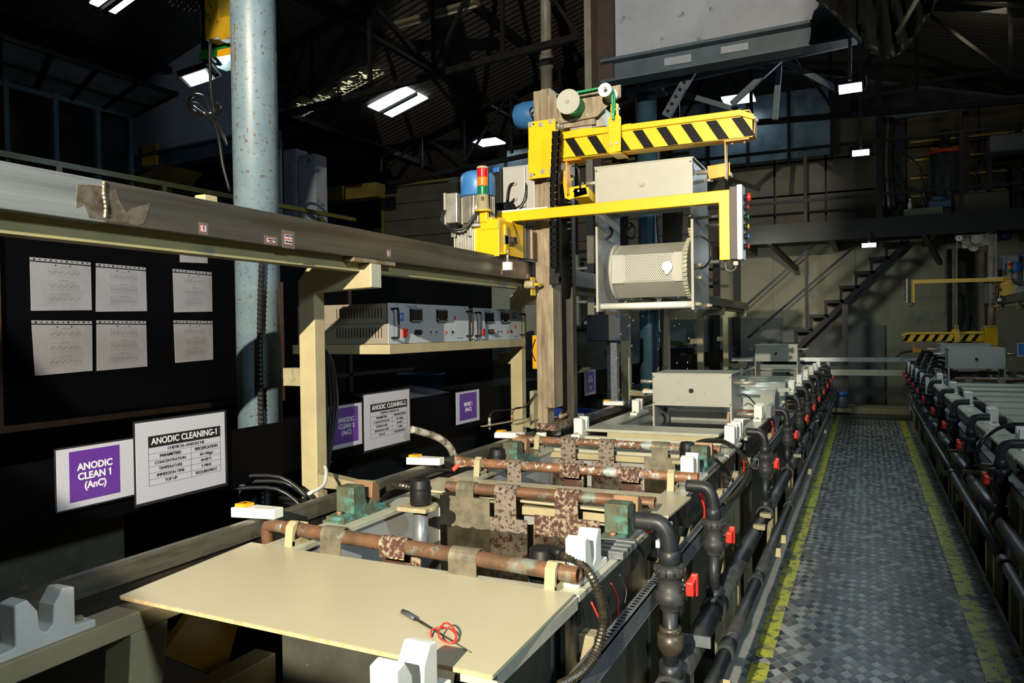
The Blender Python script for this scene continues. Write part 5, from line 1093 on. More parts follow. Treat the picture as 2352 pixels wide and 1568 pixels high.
# junction box, orange control tag, bin, tubs, background machinery
t = thing('junction_box', 'dark grey junction box on the third gantry frame', 'electrical box', (-2.2, 7.2, 1.6))
a = at(1348, 723, y=7.0); b = at(1425, 783, y=7.0); MB().box(a[0], b[0], 7.0, 7.3, b[2], a[2]).build('case', boxgrey, t, bevel=.01); MB().box(a[0]+.005, b[0]-.005, 6.98, 7.0, b[2]+.006, a[2]-.006).build('lid', boxgrey, t, bevel=.004)
for i in (a[0]+.02, b[0]-.02):
    for z in (a[2]-.02, b[2]+.02): MB().cyl((i, 6.985, z), (i, 6.97, z), .014, 10).build('lid_screw', bluepl, t)
MB().box(-2.3, -2.2, 7.1, 7.18, -.1, b[2]).build('post', galv, t)
o = MB().tube([(a[0], 7.1, a[2]-.03), (a[0]-.07, 7.1, a[2]-.05), (a[0]-.08, 7.1, a[2]-.12), (a[0]-.04, 7.1, a[2]-.2)], .007, 6).build('thin_cable', rubber); tag(o, 'thin cable curling at left of the junction box', 'cable')
t = thing('hanging_remote', 'orange yellow hanging remote tag left of the mast', 'remote', (-2.25, 5.6, 1.6)); a = at(1222, 770, y=5.4); b = at(1238, 847, y=5.4)
MB().box(a[0], b[0], 5.4, 5.44, b[2], a[2]).build('body', orange, t, bevel=.004); MB().tube([(a[0]+.03, 5.39, a[2]-.03), (a[0]+.005, 5.38, a[2]-.12), (a[0]+.03, 5.39, a[2]-.2)], .004, 6).build('cord', rubber, t)
t = thing('grey_bin', 'round grey bin with green scraps behind the fourth gantry frame', 'bin', (-2.95, 12.4, 1.2))
MB().lathe([(0, .6), (.28, .6), (.36, 1.42), (.40, 1.42), (.40, 1.48), (.34, 1.46), (0, 1.44)], (-2.95, 12.4, 0), 24).build('body', boxgrey, t); MB().lathe([(.33, 1.44), (.28, 1.52), (.1, 1.55), (0, 1.53)], (-2.95, 12.4, 0), 11).build('scraps', foliage, t)
tag(MB().cyl((-2.98, 12.35, 1.52), (-2.95, 12.35, 1.68), .05, 10, r2=.03).build('dark_bottle', blackp), 'small dark bottle standing on the grey bin', 'bottle')
t = thing('plate_tank', 'dim grey green tank block behind the mast foot', 'tank', (-2.9, 8, 0))
a = at(1292, 755, y=8.3); b = at(1398, 880, y=8.3); MB().box(a[0], b[0], 8.3, 8.6, -.1, a[2]).build('body', stained, t); MB().box(a[0]-.05, b[0]+.1, 8.25, 8.6, a[2], a[2]+.05).build('rusty_rim', rustst, t)
c = at(1303, 795, y=8.28); MB().box(c[0]-.05, c[0]+.05, 8.27, 8.29, c[2]-.09, c[2]+.09).build('notice', boxgrey, t)
for k in range(3): text(('NOTICE', 'AREA', 'PPE')[k] if 0 else '', t, (0, 0, 0), .01, ink) if 0 else None
tag(MB().lathe([(0, .7), (.25, .7), (.30, 1.05), (.32, 1.06), (.3, 1.02), (0, 1.0)], (-2.35, 6.0, 0), 22).build('blue_basin', bluepl), 'dark blue basin low behind the mast foot', 'basin')
tag(MB().box(-2.42, -2.37, 8.03, 8.049, 1.18, 1.32).build('punched_plate', cream), 'small cream plate with two holes beside a purple sign', 'plate')
tag(MB().box(-4.6, -2.6, 12.9, 13.0, -.1, 1.9).build('white_sheet_wall', mat('pale_sheet', (.22, .26, .23), (.18, .21, .19), 2, rough=.6)), 'pale green white sheet wall seen between the gantry frames', 'partition')
tag(MB().box(-7.5, -4.7, 12.9, 13.0, 1.2, 3.1).build('upper_sheet_wall', MATS['pale_sheet']), 'pale sheet wall glimpsed through the raised barrel frame', 'partition')
for k in range(4): tag(MB().bar((-5.2, 12.86, 2.25+.3*k), (-2.2, 12.86, 2.25+.3*k), .05).build('pipe_run', darkst if k % 2 else ppgrey), ('lowest', 'second', 'third', 'top')[k]+' horizontal pipe seen through the raised barrel frame', 'pipe')
tag(MB().tube([at(1445, 510, y=7.5), at(1460, 525, y=7.5), at(1452, 548, y=7.5), at(1438, 535, y=7.5), at(1455, 515, y=7.5)], .012, 6).build('cable_bundle', rubber), 'dark cable bundle hanging behind the raised barrel', 'cable')
for k in range(2):  # cross arms of the far part of the gantry
    pass

# ================================================================== BARREL UNIT
def barrel_unit(dy, dz, lab, full=True, wet=True, detail=True):
    x0, x1 = -1.59, -.96; y0, y1 = 4.70+dy, 5.20+dy; Z = lambda z: z+dz
    t = thing('barrel_unit', lab, 'plating barrel', (-1.275, y0+.2, Z(1.86)))
    MB().box(x0, x1, y0, y0+.008, Z(2.54), Z(2.80)).build('front_cover', ppbox, t, bevel=.002)
    MB().box(x0+.004, x1-.004, y0+.008, y1, Z(2.545), Z(2.795)).build('gear_housing', ppgrey, t, bevel=.003)
    MB().box(x0-.005, x1+.005, y0-.002, y1+.004, Z(2.795), Z(2.805)).build('top_lid', rim, t, bevel=.002)
    for xx in (x0+.012, x1-.012):
        for z in (2.56, 2.775): MB().cyl((xx, y0, Z(z)), (xx, y0-.002, Z(z)), .006, 8).build('cover_screw', boxgrey, t)
    MB().cyl((-1.275, y0, Z(2.665)), (-1.275, y0-.012, Z(2.665)), .018, 16).cyl((-1.275, y0-.012, Z(2.665)), (-1.275, y0-.02, Z(2.665)), .010, 6).build('cover_knob', alu if not dz else black, t)
    for xa, xb in ((x0, x0+.014), (x1-.014, x1)):
        MB().prism([(y0, Z(1.865)), (y0, Z(2.545)), (y1, Z(2.545)), (y1, Z(1.875))], 'x', xa, xb).build('side_plate', ppgrey, t, bevel=.002); MB().box(xa-.0005, xb+.0005, y0-.001, y0, Z(1.865), Z(2.545)).build('plate_edge', ppbox, t)
    MB().cyl((x0-.13, y0+.12, Z(2.725)), (x0, y0+.12, Z(2.725)), .015, 14).build('lifting_rod', stainless, t); MB().cyl((x1, y0+.12, Z(2.725)), (x1+.16, y0+.12, Z(2.725)), .015, 14).build('lifting_rod', stainless, t)
    MB().cyl((x0-.04, y1-.1, Z(2.725)), (x0, y1-.1, Z(2.725)), .012, 12).build('rear_rod', stainless, t); MB().cyl((x1, y1-.1, Z(2.725)), (x1+.05, y1-.1, Z(2.725)), .012, 12).build('rear_rod', stainless, t)
    for yy in (y0+.06, y1-.08):
        MB().cyl((x0+.014, yy, Z(1.90)), (x1-.014, yy, Z(1.90)), .021 if yy < y0+.1 else .014, 16).build('tie_rod', whitep, t)
        for xx, s in ((x0, -1), (x1, 1)): MB().cyl((xx, yy, Z(1.90)), (xx+s*.022, yy, Z(1.90)), .013, 6).cyl((xx+s*.022, yy, Z(1.90)), (xx+s*.034, yy, Z(1.90)), .008, 8).build('nut', cream, t)
    MB().cyl((x1, y0+.1, Z(2.44)), (x1+.13, y0+.1, Z(2.44)), .011, 12).build('contact_rod', stainless, t); MB().cyl((x1, y1-.08, Z(2.43)), (x1+.12, y1-.08, Z(2.43)), .011, 12).build('contact_rod', stainless, t)
    if not full: return t
    yc, zc_, r = y0+.235, Z(2.135), .178
    d0, d1 = x0+.085, x1-.085
    hx = [(yc+r*math.cos(math.radians(a)), zc_+r*math.sin(math.radians(a))) for a in (28, 88, 148, 208, 268, 328)]
    MB().prism(hx, 'x', d0, d1).build('drum_body', ppbox, t, bevel=.004)
    for a, b in ((d0-.018, d0), (d1, d1+.010)): MB().cyl((a, yc, zc_), (b, yc, zc_), r*1.03, 40).build('end_flange', ppbox, t)
    MB().cyl((d0-.05, yc, zc_), (d0-.018, yc, zc_), .07, 24).cyl((d0-.035, yc, zc_), (d0-.018, yc, zc_), .10, 24).build('hub', gasket, t)
    g = MB().cyl((d1+.010, yc, zc_), (d1+.034, yc, zc_), r*1.02, 48)
    for k in range(44):
        a = 2*PI*k/44; c_, s_ = math.cos(a), math.sin(a); e = r*1.02
        g.prism([(yc+e*c_-.007*s_, zc_+e*s_+.007*c_), (yc+(e+.018)*c_-.005*s_, zc_+(e+.018)*s_+.005*c_), (yc+(e+.018)*c_+.005*s_, zc_+(e+.018)*s_-.005*c_), (yc+e*c_+.007*s_, zc_+e*s_-.007*c_)], 'x', d1+.010, d1+.034)
    g.build('drum_gear', gasket, t)
    g = MB().cyl((d1+.012, yc+.02, Z(2.41)), (d1+.034, yc+.02, Z(2.41)), .06, 24)
    for k in range(18):
        a = 2*PI*k/18; c_, s_ = math.cos(a), math.sin(a); g.box(d1+.012, d1+.034, yc+.02+.06*c_-.005, yc+.02+.06*c_+.005, Z(2.41)+.066*s_-.005, Z(2.41)+.066*s_+.005)
    g.build('drive_pinion', cream, t)
    # door panel on the camera side facet + perforations
    def facet(a0, a1, u, v, o=0):     # u along x 0..1, v from a0 to a1
        p = (yc+r*math.cos(math.radians(a0)), zc_+r*math.sin(math.radians(a0))); q = (yc+r*math.cos(math.radians(a1)), zc_+r*math.sin(math.radians(a1)))
        nx = math.radians((a0+a1)/2); return Vector((d0+(d1-d0)*u, p[0]+(q[0]-p[0])*v+o*math.cos(nx), p[1]+(q[1]-p[1])*v+o*math.sin(nx)))
    def slab(a0, a1, u0, u1, v0, v1, o0, o1, nm, m):
        vs = [facet(a0, a1, u, v, o) for o in (o0, o1) for u, v in ((u0, v0), (u1, v0), (u1, v1), (u0, v1))]
        MB()._add(vs, [(0, 1, 2, 3), (7, 6, 5, 4), (0, 4, 5, 1), (1, 5, 6, 2), (2, 6, 7, 3), (3, 7, 4, 0)]).build(nm, m, t, bevel=.001)
    slab(148, 208, 0.0, .17, -.02, 1.02, 0, .010, 'door_strip', ppbox); slab(148, 208, .88, 1.0, -.02, 1.02, 0, .010, 'door_strip', ppbox); slab(148, 208, .16, .89, .02, .97, 0, .005, 'door_panel', ppbox)
    if detail:
        h = MB()
        for (a0, a1, ua, ub, o) in ((148, 208, .20, .86, .0056), (88, 148, .05, .97, .0006)):
            ny = 17
            for i in range(ny):
                for j in range(30 if ua < .1 else 24):
                    u = ua+(ub-ua)*(j+.5*(i % 2))/(30 if ua < .1 else 24); v = .06+.88*i/(ny-1); c_ = facet(a0, a1, u, v, o)
                    ax = facet(a0, a1, u, v+.01, o)-c_; ax.normalize(); e = .0029
                    vs = [c_+Vector((e*math.cos(q), 0, 0))+ax*e*math.sin(q) for q in (0, PI/3, 2*PI/3, PI, 4*PI/3, 5*PI/3)]
                    h._add(vs, [tuple(range(6))])
        h.build('perforations', mat('perforation_dark', (.015, .013, .01), rough=.8) if 'perforation_dark' not in MATS else MATS['perforation_dark'], t, kind='stuff', fixn=False)
    c_ = facet(148, 208, .80, .50, .012); n_ = Vector((0, math.cos(math.radians(178)), math.sin(math.radians(178))))
    MB().cyl(c_, c_+n_*.02, .034, 28).prism([(c_.x-.036, c_.z+.01), (c_.x+.02, c_.z-.03), (c_.x-.0, c_.z-.052), (c_.x-.010, c_.z-.050)], 'y', c_.y-.018, c_.y).build('latch_cam', whitep, t, bevel=.003)
    MB().cyl(c_+n_*.02, c_+n_*.026, .011, 14).build('latch_screw', whitepr, t)
    MB().tube([(x0+.02, y0+.25, Z(2.44)), (x0+.05, y0+.2, Z(2.41)), (x0+.05, y0+.16, Z(2.37)), (x0+.02, y0+.14, Z(2.35))], .010, 8).build('dangler_cable', rubber, t)
    MB().tube([(x1, y0+.22, Z(2.34)), (x1+.05, y0+.25, Z(2.30)), (x1+.055, y0+.26, Z(2.20)), (x1+.03, y0+.2, Z(2.14)), (x1, y0+.16, Z(2.13))], .007, 8).build('contact_cable', rubber, t)
    for z in (2.15, 2.07): MB().cyl((x1, y0+.15, Z(z)), (x1+.02, y0+.15, Z(z)), .012, 6).build('nut', cream, t)
    return t
bu = barrel_unit(0, 0, 'raised barrel unit hanging from the striped hoist beam')
MB().box(-.9600, -.9590, 4.72, 4.80, 2.735, 2.775).build('blue_sticker', purple, bu); text('MCB', bu, (-.9585, 4.76, 2.755), .03, whitepr)
barrel_unit(1.40, -1.415, 'barrel unit standing in the left row with cream front cover', detail=False)
b3 = barrel_unit(7.7, -1.325, 'far barrel unit standing near the end of left row', detail=False, full=False)
tt = thing('cable', 'thin cable from the rear of far barrel', 'cable', (-.9, 12.5, 1.2)); MB().tube([(-.95, 12.6, 1.12), (-.9, 12.7, 1.14), (-.85, 12.8, 1.16)], .006, 6).build('wire', rubber, tt)
# falling water drops below the raised barrel
dr_ = MB(); rr = random.Random(11)
for k in range(46):
    col = rr.choice((-1.50, -1.40, -1.33, -1.22, -1.12, -1.04, -1.42, -1.10)); x = col+rr.uniform(-.006, .006); z = rr.uniform(1.25, 1.88) if k > 12 else rr.uniform(1.88, 1.96)
    L = rr.uniform(.002, .012); dr_.lathe([(0, -.003), (.0022, 0), (.0012, L*.7), (0, L)], (x, 4.85+rr.uniform(-.03, .1), z), 6)
o = dr_.build('water_drops', drop, kind='stuff'); tag(o, 'falling water drops under the raised barrel', 'water')

# ================================================================== HOIST
def hoist(bz, which, carry=True, lowered=False):
    """bz: height offset of the lifting beam carriage"""
    w_ = which
    def th(nm, lab, cat, loc): return thing(nm, lab, cat, loc)
    # ---- column and travelling gear form one machine
    t = thing('hoist', {'near': 'yellow and steel travelling hoist at the middle of the left row', 'far': 'second travelling hoist at the far end of right row'}[w_], 'hoist', (-1.93, 4.7, 1.1))
    P = lambda nm, mb, m, bev=0, parent=None: mb.build(nm, m, parent or t, bevel=bev)
    P('mast', MB().box(-2.0, -1.945, 4.66, 4.80, 1.10, 3.34).box(-1.945, -1.935, 4.68, 4.80, 1.10, 3.34).box(-1.955, -1.925, 4.655, 4.67, 1.10, 3.34), steel, .003)
    P('mast_channel', MB().prism([(-1.935, 4.64), (-1.87, 4.64), (-1.87, 4.80), (-1.935, 4.80)], 'z', 1.235, 3.34), steel, .003)
    P('rear_mast', MB().box(-1.95, -1.86, 4.98, 5.06, 1.10, 3.0), steeld, .003)
    P('mast_foot', MB().box(-2.0, -1.86, 4.64, 5.06, 1.085, 1.13), rustpl2, .002); P('foot_tie', MB().cyl((-1.9, 4.82, 1.16), (-1.9, 5.0, 1.16), .012, 10), steel)
    for y in (4.64, 4.90):
        P('guide_roller', MB().cyl((-1.965, y, 1.018), (-1.965, y, 1.072), .035, 22), whitep, .003); P('roller_bolt', MB().cyl((-1.965, y, 1.07), (-1.965, y, 1.09), .010, 8), rustst)
    P('side_roller', MB().cyl((-2.02, 4.53, 2.05), (-1.955, 4.53, 2.05), .026, 20), cream, .003); P('roller_pin', MB().cyl((-1.955, 4.53, 2.05), (-1.93, 4.60, 2.05), .009, 8).box(-1.99, -1.984, 4.55, 4.62, 1.98, 2.10), yellow)
    # sensor arm at the foot
    P('sensor_arm', MB().prism([(-2.14, 4.10), (-2.11, 4.09), (-2.0, 4.64), (-2.03, 4.66)], 'z', 1.168, 1.172).box(-2.03, -1.99, 4.3, 4.66, 1.155, 1.16).prism([(-2.02, 4.58), (-2.0, 4.60), (-2.0, 4.66), (-2.02, 4.66)], 'z', 1.1, 1.35), creamd)
    for (x, y) in ((-2.118, 4.18), (-2.066, 4.40)):
        P('sensor', MB().cyl((x, y, 1.14), (x, y, 1.168), .006, 8).cyl((x, y, 1.168), (x, y, 1.178), .013, 6).cyl((x, y, 1.178), (x, y, 1.215), .009, 12), stainless if y < 4.3 else copperclean)
        P('sensor_cable', MB().tube([(x, y, 1.215), (x+.01, y+.03, 1.25), (x+.04, y+.12, 1.25), (-2.02, 4.5, 1.255), (-1.99, 4.62, 1.33)], .004, 6), rubber)
    # ---- winch at the top
    P('winch_plate', MB().prism([(-1.813, 3.277), (-1.70, 3.262), (-1.381, 3.278), (-1.381, 3.20), (-1.455, 3.165), (-1.54, 3.098), (-1.80, 3.086)], 'y', 4.60, 4.612), steel, .002)
    P('winch_base', MB().box(-1.87, -1.80, 4.60, 4.66, 3.08, 3.28).box(-1.80, -1.56, 4.62, 4.76, 3.06, 3.10), steel)
    P('spool', MB().cyl((-1.676, 4.45, 3.173), (-1.676, 4.462, 3.173), .078, 36), ppbox, .002)
    P('wound_rope', MB().cyl((-1.676, 4.462, 3.173), (-1.676, 4.60, 3.173), .062, 30), rope if w_ == 'near' else rope2); P('spool_bolt', MB().cyl((-1.676, 4.44, 3.173), (-1.676, 4.45, 3.173), .012, 6), stainless)
    P('pulley', MB().ring((-1.432, 4.44, 3.207), (-1.432, 4.455, 3.207), .042, .018, 28).ring((-1.432, 4.455, 3.207), (-1.432, 4.56, 3.207), .028, .012, 24).ring((-1.432, 4.56, 3.207), (-1.432, 4.575, 3.207), .042, .012, 28), whitep)
    P('pulley_pin', MB().cyl((-1.432, 4.45, 3.207), (-1.432, 4.61, 3.207), .010, 10), steeld)
    P('winch_gearbox', MB().cyl((-1.66, 4.64, 3.06), (-1.66, 4.72, 3.06), .075, 26).box(-1.60, -1.50, 4.66, 4.78, 3.05, 3.16), alu, .002)
    P('winch_motor', MB().lathe([(0, -.14), (.06, -.14), (.085, -.12), (.095, -.07), (.095, .06), (.09, .065), (0, .065)], (-2.10, 4.9, 3.26), 26, axis='x'), motord if w_ == 'far' else mat('motor_mid_blue', (.03, .13, .32), rough=.4))
    P('motor_cable', MB().tube([(-2.05, 4.75, 3.2), (-2.06, 4.74, 3.24), (-2.03, 4.73, 3.26), (-2.0, 4.75, 3.26)], .007, 6), rubber)
    for x, z in ((-1.785, 3.11), (-1.62, 3.255), (-1.6, 3.115), (-1.80, 3.2)): P('bolt', MB().cyl((x, 4.60, z), (x, 4.592, z), .008, 6), stainless)
    for k, dx in enumerate((0, .022)):
        top = (-1.60+dx, 4.5+k*.03, 3.227)
        P('rope', MB().tube([(-1.68, 4.5+k*.035, 3.236), (-1.58, 4.5+k*.035, 3.238), (-1.432, 4.49+k*.035, 3.238), (-1.405, 4.49+k*.035, 3.215), (-1.398+k*.006, 4.485+k*.02, 3.12 if carry else 2.6), (-1.390, 4.47, 3.03+bz)], .0075 if w_ == 'near' else .005, 8), rope if w_ == 'near' else rope2)
    # ---- lifting carriage and hazard beam
    b = bz
    P('carriage_plate', MB().box(-1.985, -1.795, 4.535, 4.55, 2.735+b, 3.105+b), yellow, .003); P('carriage_side', MB().box(-1.795, -1.785, 4.56, 4.86, 2.79+b, 3.06+b).box(-2.0, -1.985, 4.56, 4.9, 2.74+b, 2.93+b).box(-1.985, -1.80, 4.85, 4.87, 2.75+b, 3.08+b), yellow, .002)
    for x, z in ((-1.967, 3.085), (-1.825, 3.09), (-1.895, 3.078), (-1.965, 2.76), (-1.825, 2.775), (-1.885, 2.775)):
        P('bolt', MB().cyl((x, 4.535, z+b), (x, 4.522, z+b), .012, 6).cyl((x, 4.535, z+b), (x, 4.53, z+b), .017, 12), stainless)
    P('slot', MB().box(-1.958, -1.942, 4.5335, 4.5351, 3.08+b, 3.092+b).box(-1.958, -1.942, 4.5335, 4.5351, 2.755+b, 2.767+b), blackp)
    P('guide_wheel', MB().cyl((-1.79, 4.56, 3.06+b), (-1.77, 4.56, 3.06+b), .022, 16).cyl((-1.755, 4.53, 3.045+b), (-1.74, 4.53, 3.045+b), .018, 14), alu)
    BY = 4.55
    P('beam_web', MB().prism([(-1.79, 2.84+b), (-1.79, 2.98+b), (-.655, 2.985+b), (-.575, 2.955+b), (-.58, 2.86+b), (-.60, 2.848+b)], 'y', BY, BY+.004), yellow)
    P('beam_top', MB().prism([(-1.79, 2.965+b), (-1.79, 3.005+b), (-1.62, 3.018+b), (-1.40, 3.004+b), (-1.40, 2.972+b)], 'y', BY-.020, BY).prism([(-1.40, 2.972+b), (-1.40, 3.006+b), (-.655, 3.006+b), (-.575, 2.97+b), (-.575, 2.94+b), (-.655, 2.972+b)], 'y', BY-.016, BY), yellow, .002)
    P('beam_flange', MB().box(-1.79, -.585, BY, BY+.10, 2.845+b, 2.850+b).box(-1.79, -.6, BY+.096, BY+.10, 2.85+b, 3.0+b).box(-1.79, -.6, BY, BY+.1, 2.998+b, 3.004+b), yellow)
    P('beam_end', MB().prism([(BY, 2.85+b), (BY+.1, 2.85+b), (BY+.1, 2.985+b), (BY, 2.96+b)], 'x', -.585, -.575), orange); P('end_bolt', MB().cyl((-.575, BY+.05, 2.95+b), (-.56, BY+.05, 2.95+b), .011, 6), stainless)
    sgn = 1
    for k in range(8):      # black chevrons
        xa = -1.735+k*.1475; L = .062
        if xa > -.68: continue
        z0, z1 = 2.851+b, 2.966+b; dx = -.072
        MB().prism([(xa-dx*.0, z1), (xa+L, z1), (xa+L-dx, z0), (xa-dx, z0)], 'y', BY-.0022, BY-.0004).build('black_stripe', blackp, t)
    # hook clevis
    P('clevis_plate', MB().prism([(-1.430, 2.832+b), (-1.352, 2.838+b), (-1.350, 3.045+b), (-1.362, 3.06+b), (-1.420, 3.06+b), (-1.430, 3.04+b)], 'y', BY-.055, BY-.047).prism([(-1.40, 2.85+b), (-1.325, 2.85+b), (-1.322, 3.03+b), (-1.335, 3.045+b), (-1.39, 3.045+b)], 'y', BY+.11, BY+.118).box(-1.425, -1.352, BY-.05, BY+.115, 2.828+b, 2.834+b), yellow, .002)
    P('clevis_prong', MB().box(-1.412, -1.404, BY-.06, BY-.03, 3.04+b, 3.13+b).box(-1.378, -1.370, BY-.06, BY-.03, 3.04+b, 3.13+b), yellow); P('clevis_pin', MB().cyl((-1.42, BY-.045, 3.10+b), (-1.36, BY-.045, 3.10+b), .007, 8), stainless)
    for x, z in ((-1.39, 3.03), (-1.412, 2.885), (-1.374, 2.888)): P('bolt', MB().cyl((x, BY-.055, z+b), (x, BY-.064, z+b), .010, 6), stainless)
    # lifting hooks
    for s, xh in ((1, -.735), (-1, -1.72)):
        if s > 0:
            P('hook_hanger', MB().box(xh-.012, xh+.13, BY+.0, BY+.08, 2.835+b, 2.843+b).box(xh-.008, xh-.002, BY+.0, BY+.07, 2.62+b, 2.84+b), orange, .001)
            P('hook_cup', MB().prism([(-.872, 2.735+b), (-.737, 2.745+b), (-.737, 2.665+b), (-.862, 2.655+b)], 'y', 4.70, 4.706).prism([(-.872, 2.69+b), (-.735, 2.69+b), (-.735, 2.665+b), (-.862, 2.66+b)], 'y', 4.706, 4.78), orange, .002)
            for dx in (.03, .10): P('bolt', MB().cyl((xh+dx, BY+.04, 2.834+b), (xh+dx, BY+.04, 2.822+b), .007, 6), stainless)
        else:
            P('hook_hanger', MB().prism([(-1.755, 2.836+b), (-1.655, 2.836+b), (-1.615, 2.828+b), (-1.655, 2.826+b), (-1.755, 2.828+b)], 'y', BY-.01, BY+.10).box(-1.735, -1.725, BY+.0, BY+.06, 2.62+b, 2.83+b), orange, .001)
            P('hook_cup', MB().prism([(-1.755, 2.665+b), (-1.62, 2.678+b), (-1.605, 2.615+b), (-1.735, 2.59+b)], 'y', 4.60, 4.606).prism([(-1.775, 2.78+b), (-1.76, 2.78+b), (-1.735, 2.59+b), (-1.755, 2.60+b)], 'y', 4.58, 4.70).prism([(4.6, 2.60+b), (4.8, 2.56+b), (4.8, 2.62+b), (4.6, 2.66+b)], 'x', -1.70, -1.60), yellow, .002)
            for x in (-1.70, -1.665, -1.635): P('bolt', MB().cyl((x, 4.60, 2.64+b), (x, 4.592, 2.64+b), .008 if x == -1.665 else .004, 8), stainless if x == -1.665 else ink)
            P('latch_wire', MB().tube([(-1.70, 4.58, 2.80+b), (-1.66, 4.57, 2.78+b), (-1.65, 4.58, 2.70+b), (-1.655, 4.6, 2.66+b)], .006, 6), rubber)
    # cable carrier
    zt = 2.98+b
    for k in range(int((zt-2.10)/.043) if w_ == 'near' else 0):
        z = zt-.043*k; x = -1.752-.02*min(1, k/8); MB().box(x-.028, x+.022, 4.44, 4.447, z-.017, z+.017).box(x-.028, x-.02, 4.44, 4.49, z-.020, z+.020).box(x+.014, x+.022, 4.44, 4.49, z-.020, z+.020).build('carrier_link', blackp, t)
    P('carrier_duct', MB().prism([(-1.865, 2.46), (-1.80, 2.46), (-1.80, 2.06), (-1.862, 2.075), (-1.868, 2.12)], 'y', 4.58, 4.64), boxgrey if w_ == 'far' else black, .002); P('duct_block', MB().box(-1.862, -1.80, 4.56, 4.62, 2.045, 2.10), black, .003)
    # ---- drive head on the rail
    P('drive_box', MB().box(-2.17, -2.0, 4.115, 4.125, 2.215, 2.42).box(-2.01, -2.0, 4.12, 4.47, 2.215, 2.425).box(-2.17, -2.16, 4.12, 4.47, 2.215, 2.42), yellow, .002)
    P('drive_front', MB().box(-2.13, -2.0, 4.105, 4.113, 2.20, 2.375).box(-2.12, -2.0, 4.098, 4.107, 2.365, 2.425), yellow, .002)
    P('bumper_bracket', MB().box(-2.0, -1.955, 4.11, 4.20, 2.212, 2.218).box(-2.0, -1.99, 4.18, 4.22, 2.22, 2.40), yellow); P('bumper_roller', MB().cyl((-1.965, 4.15, 2.115), (-1.965, 4.15, 2.165), .032, 24), whitep, .003); P('bumper_bolt', MB().cyl((-1.965, 4.15, 2.165), (-1.965, 4.15, 2.235), .008, 10).cyl((-1.965, 4.15, 2.222), (-1.965, 4.15, 2.236), .013, 6), stainless)
    P('proximity_sensor', MB().box(-2.0, -1.985, 4.19, 4.215, 2.33, 2.385).box(-2.0, -1.99, 4.17, 4.33, 2.28, 2.335), creamd); P('sensor_barrel', MB().ring((-1.99, 4.25, 2.307), (-1.955, 4.25, 2.307), .021, .012, 18).cyl((-1.985, 4.25, 2.307), (-1.97, 4.25, 2.307), .013, 14, m=0), steeld); P('sensor_wire', MB().tube([(-1.995, 4.30, 2.42), (-1.985, 4.33, 2.36), (-1.985, 4.34, 2.29)], .003, 6), rubber)
    P('rail_wheel_housing', MB().box(-2.05, -1.99, 4.48, 4.56, 2.215, 2.41), steeld, .002); P('packing_plate', MB().box(-1.992, -1.984, 4.565, 4.63, 2.22, 2.41), stainless); P('packing', MB().box(-2.0, -1.982, 4.58, 4.65, 2.215, 2.40), chip, .003)
    # big motor on gearbox
    mx, my = -2.175, 4.18
    P('motor_cowl', MB().lathe([(0, 2.735), (.07, 2.735), (.098, 2.72), (.108, 2.695), (.108, 2.585), (.104, 2.58), (0, 2.58)], (mx, my, 0), 34), motorb)
    P('motor_body', MB().cyl((mx, my, 2.40), (mx, my, 2.585), .085, 28), alu)
    fins = MB()
    for k in range(28):
        a = 2*PI*k/28; fins.bar((mx+.092*math.cos(a), my+.092*math.sin(a), 2.415), (mx+.092*math.cos(a), my+.092*math.sin(a), 2.575), .022, .005, up=(-math.sin(a), math.cos(a), 0))
    P('cooling_fins', fins, alu); P('motor_flange', MB().cyl((mx, my, 2.385), (mx, my, 2.405), .10, 28), alu)
    P('terminal_box', MB().box(mx-.18, mx-.10, my-.09, my+.02, 2.42, 2.605), alu, .006); P('terminal_lid', MB().box(mx-.195, mx-.18, my-.095, my+.025, 2.41, 2.61), alu, .004)
    P('gearbox', MB().box(mx-.13, mx+.01, my-.07, my+.09, 2.215, 2.385), alu, .01)
    gf = MB()
    for k in range(6): gf.box(mx-.13+k*.025, mx-.122+k*.025, my-.085, my+.1, 2.22, 2.375)
    P('gearbox_fins', gf.box(mx-.14, mx-.11, my-.1, my-.08, 2.33, 2.385).box(mx-.03, mx+.0, my-.1, my-.08, 2.33, 2.385), alu, .002); P('input_shaft', MB().cyl((mx+.0, my, 2.29), (mx+.06, my, 2.29), .05, 20), brownblk)
    P('motor_lead', MB().tube([(mx-.185, my-.09, 2.50), (mx-.18, my-.14, 2.42), (mx-.10, my-.16, 2.37), (mx-.02, my-.14, 2.375), (mx+.03, my-.12, 2.44), (mx+.065, my-.09, 2.50)], .009, 8), rubber)
    # electrical box
    P('control_case', MB().box(-2.34, -2.165, 4.88, 4.90, 2.62, 2.91).box(-2.35, -2.10, 4.90, 5.1, 2.60, 2.92), lightgrey, .008); P('case_door', MB().box(-2.40, -2.352, 4.88, 5.1, 2.62, 2.91), black, .004); P('door_clip', MB().box(-2.405, -2.36, 4.86, 4.88, 2.88, 2.915), bluel, .003)
    P('case_side', MB().box(-2.10, -2.04, 4.9, 5.1, 2.44, 2.86), boxgrey, .004)
    for z in (2.79, 2.68): P('gland', MB().cyl((-2.24, 4.88, z), (-2.24, 4.86, z), .016, 12), lightgrey)
    P('case_cable', MB().tube([(-2.24, 4.86, 2.79), (-2.27, 4.84, 2.77), (-2.285, 4.83, 2.68), (-2.28, 4.83, 2.58)], .007, 6).tube([(-2.24, 4.86, 2.68), (-2.26, 4.84, 2.64), (-2.25, 4.83, 2.56)], .007, 6).tube([(-2.15, 4.86, 2.78), (-2.15, 4.84, 2.69), (-2.18, 4.84, 2.63), (-2.23, 4.84, 2.61)], .005, 6), rubber)
    # signal tower
    tx, ty = -2.10, 4.10
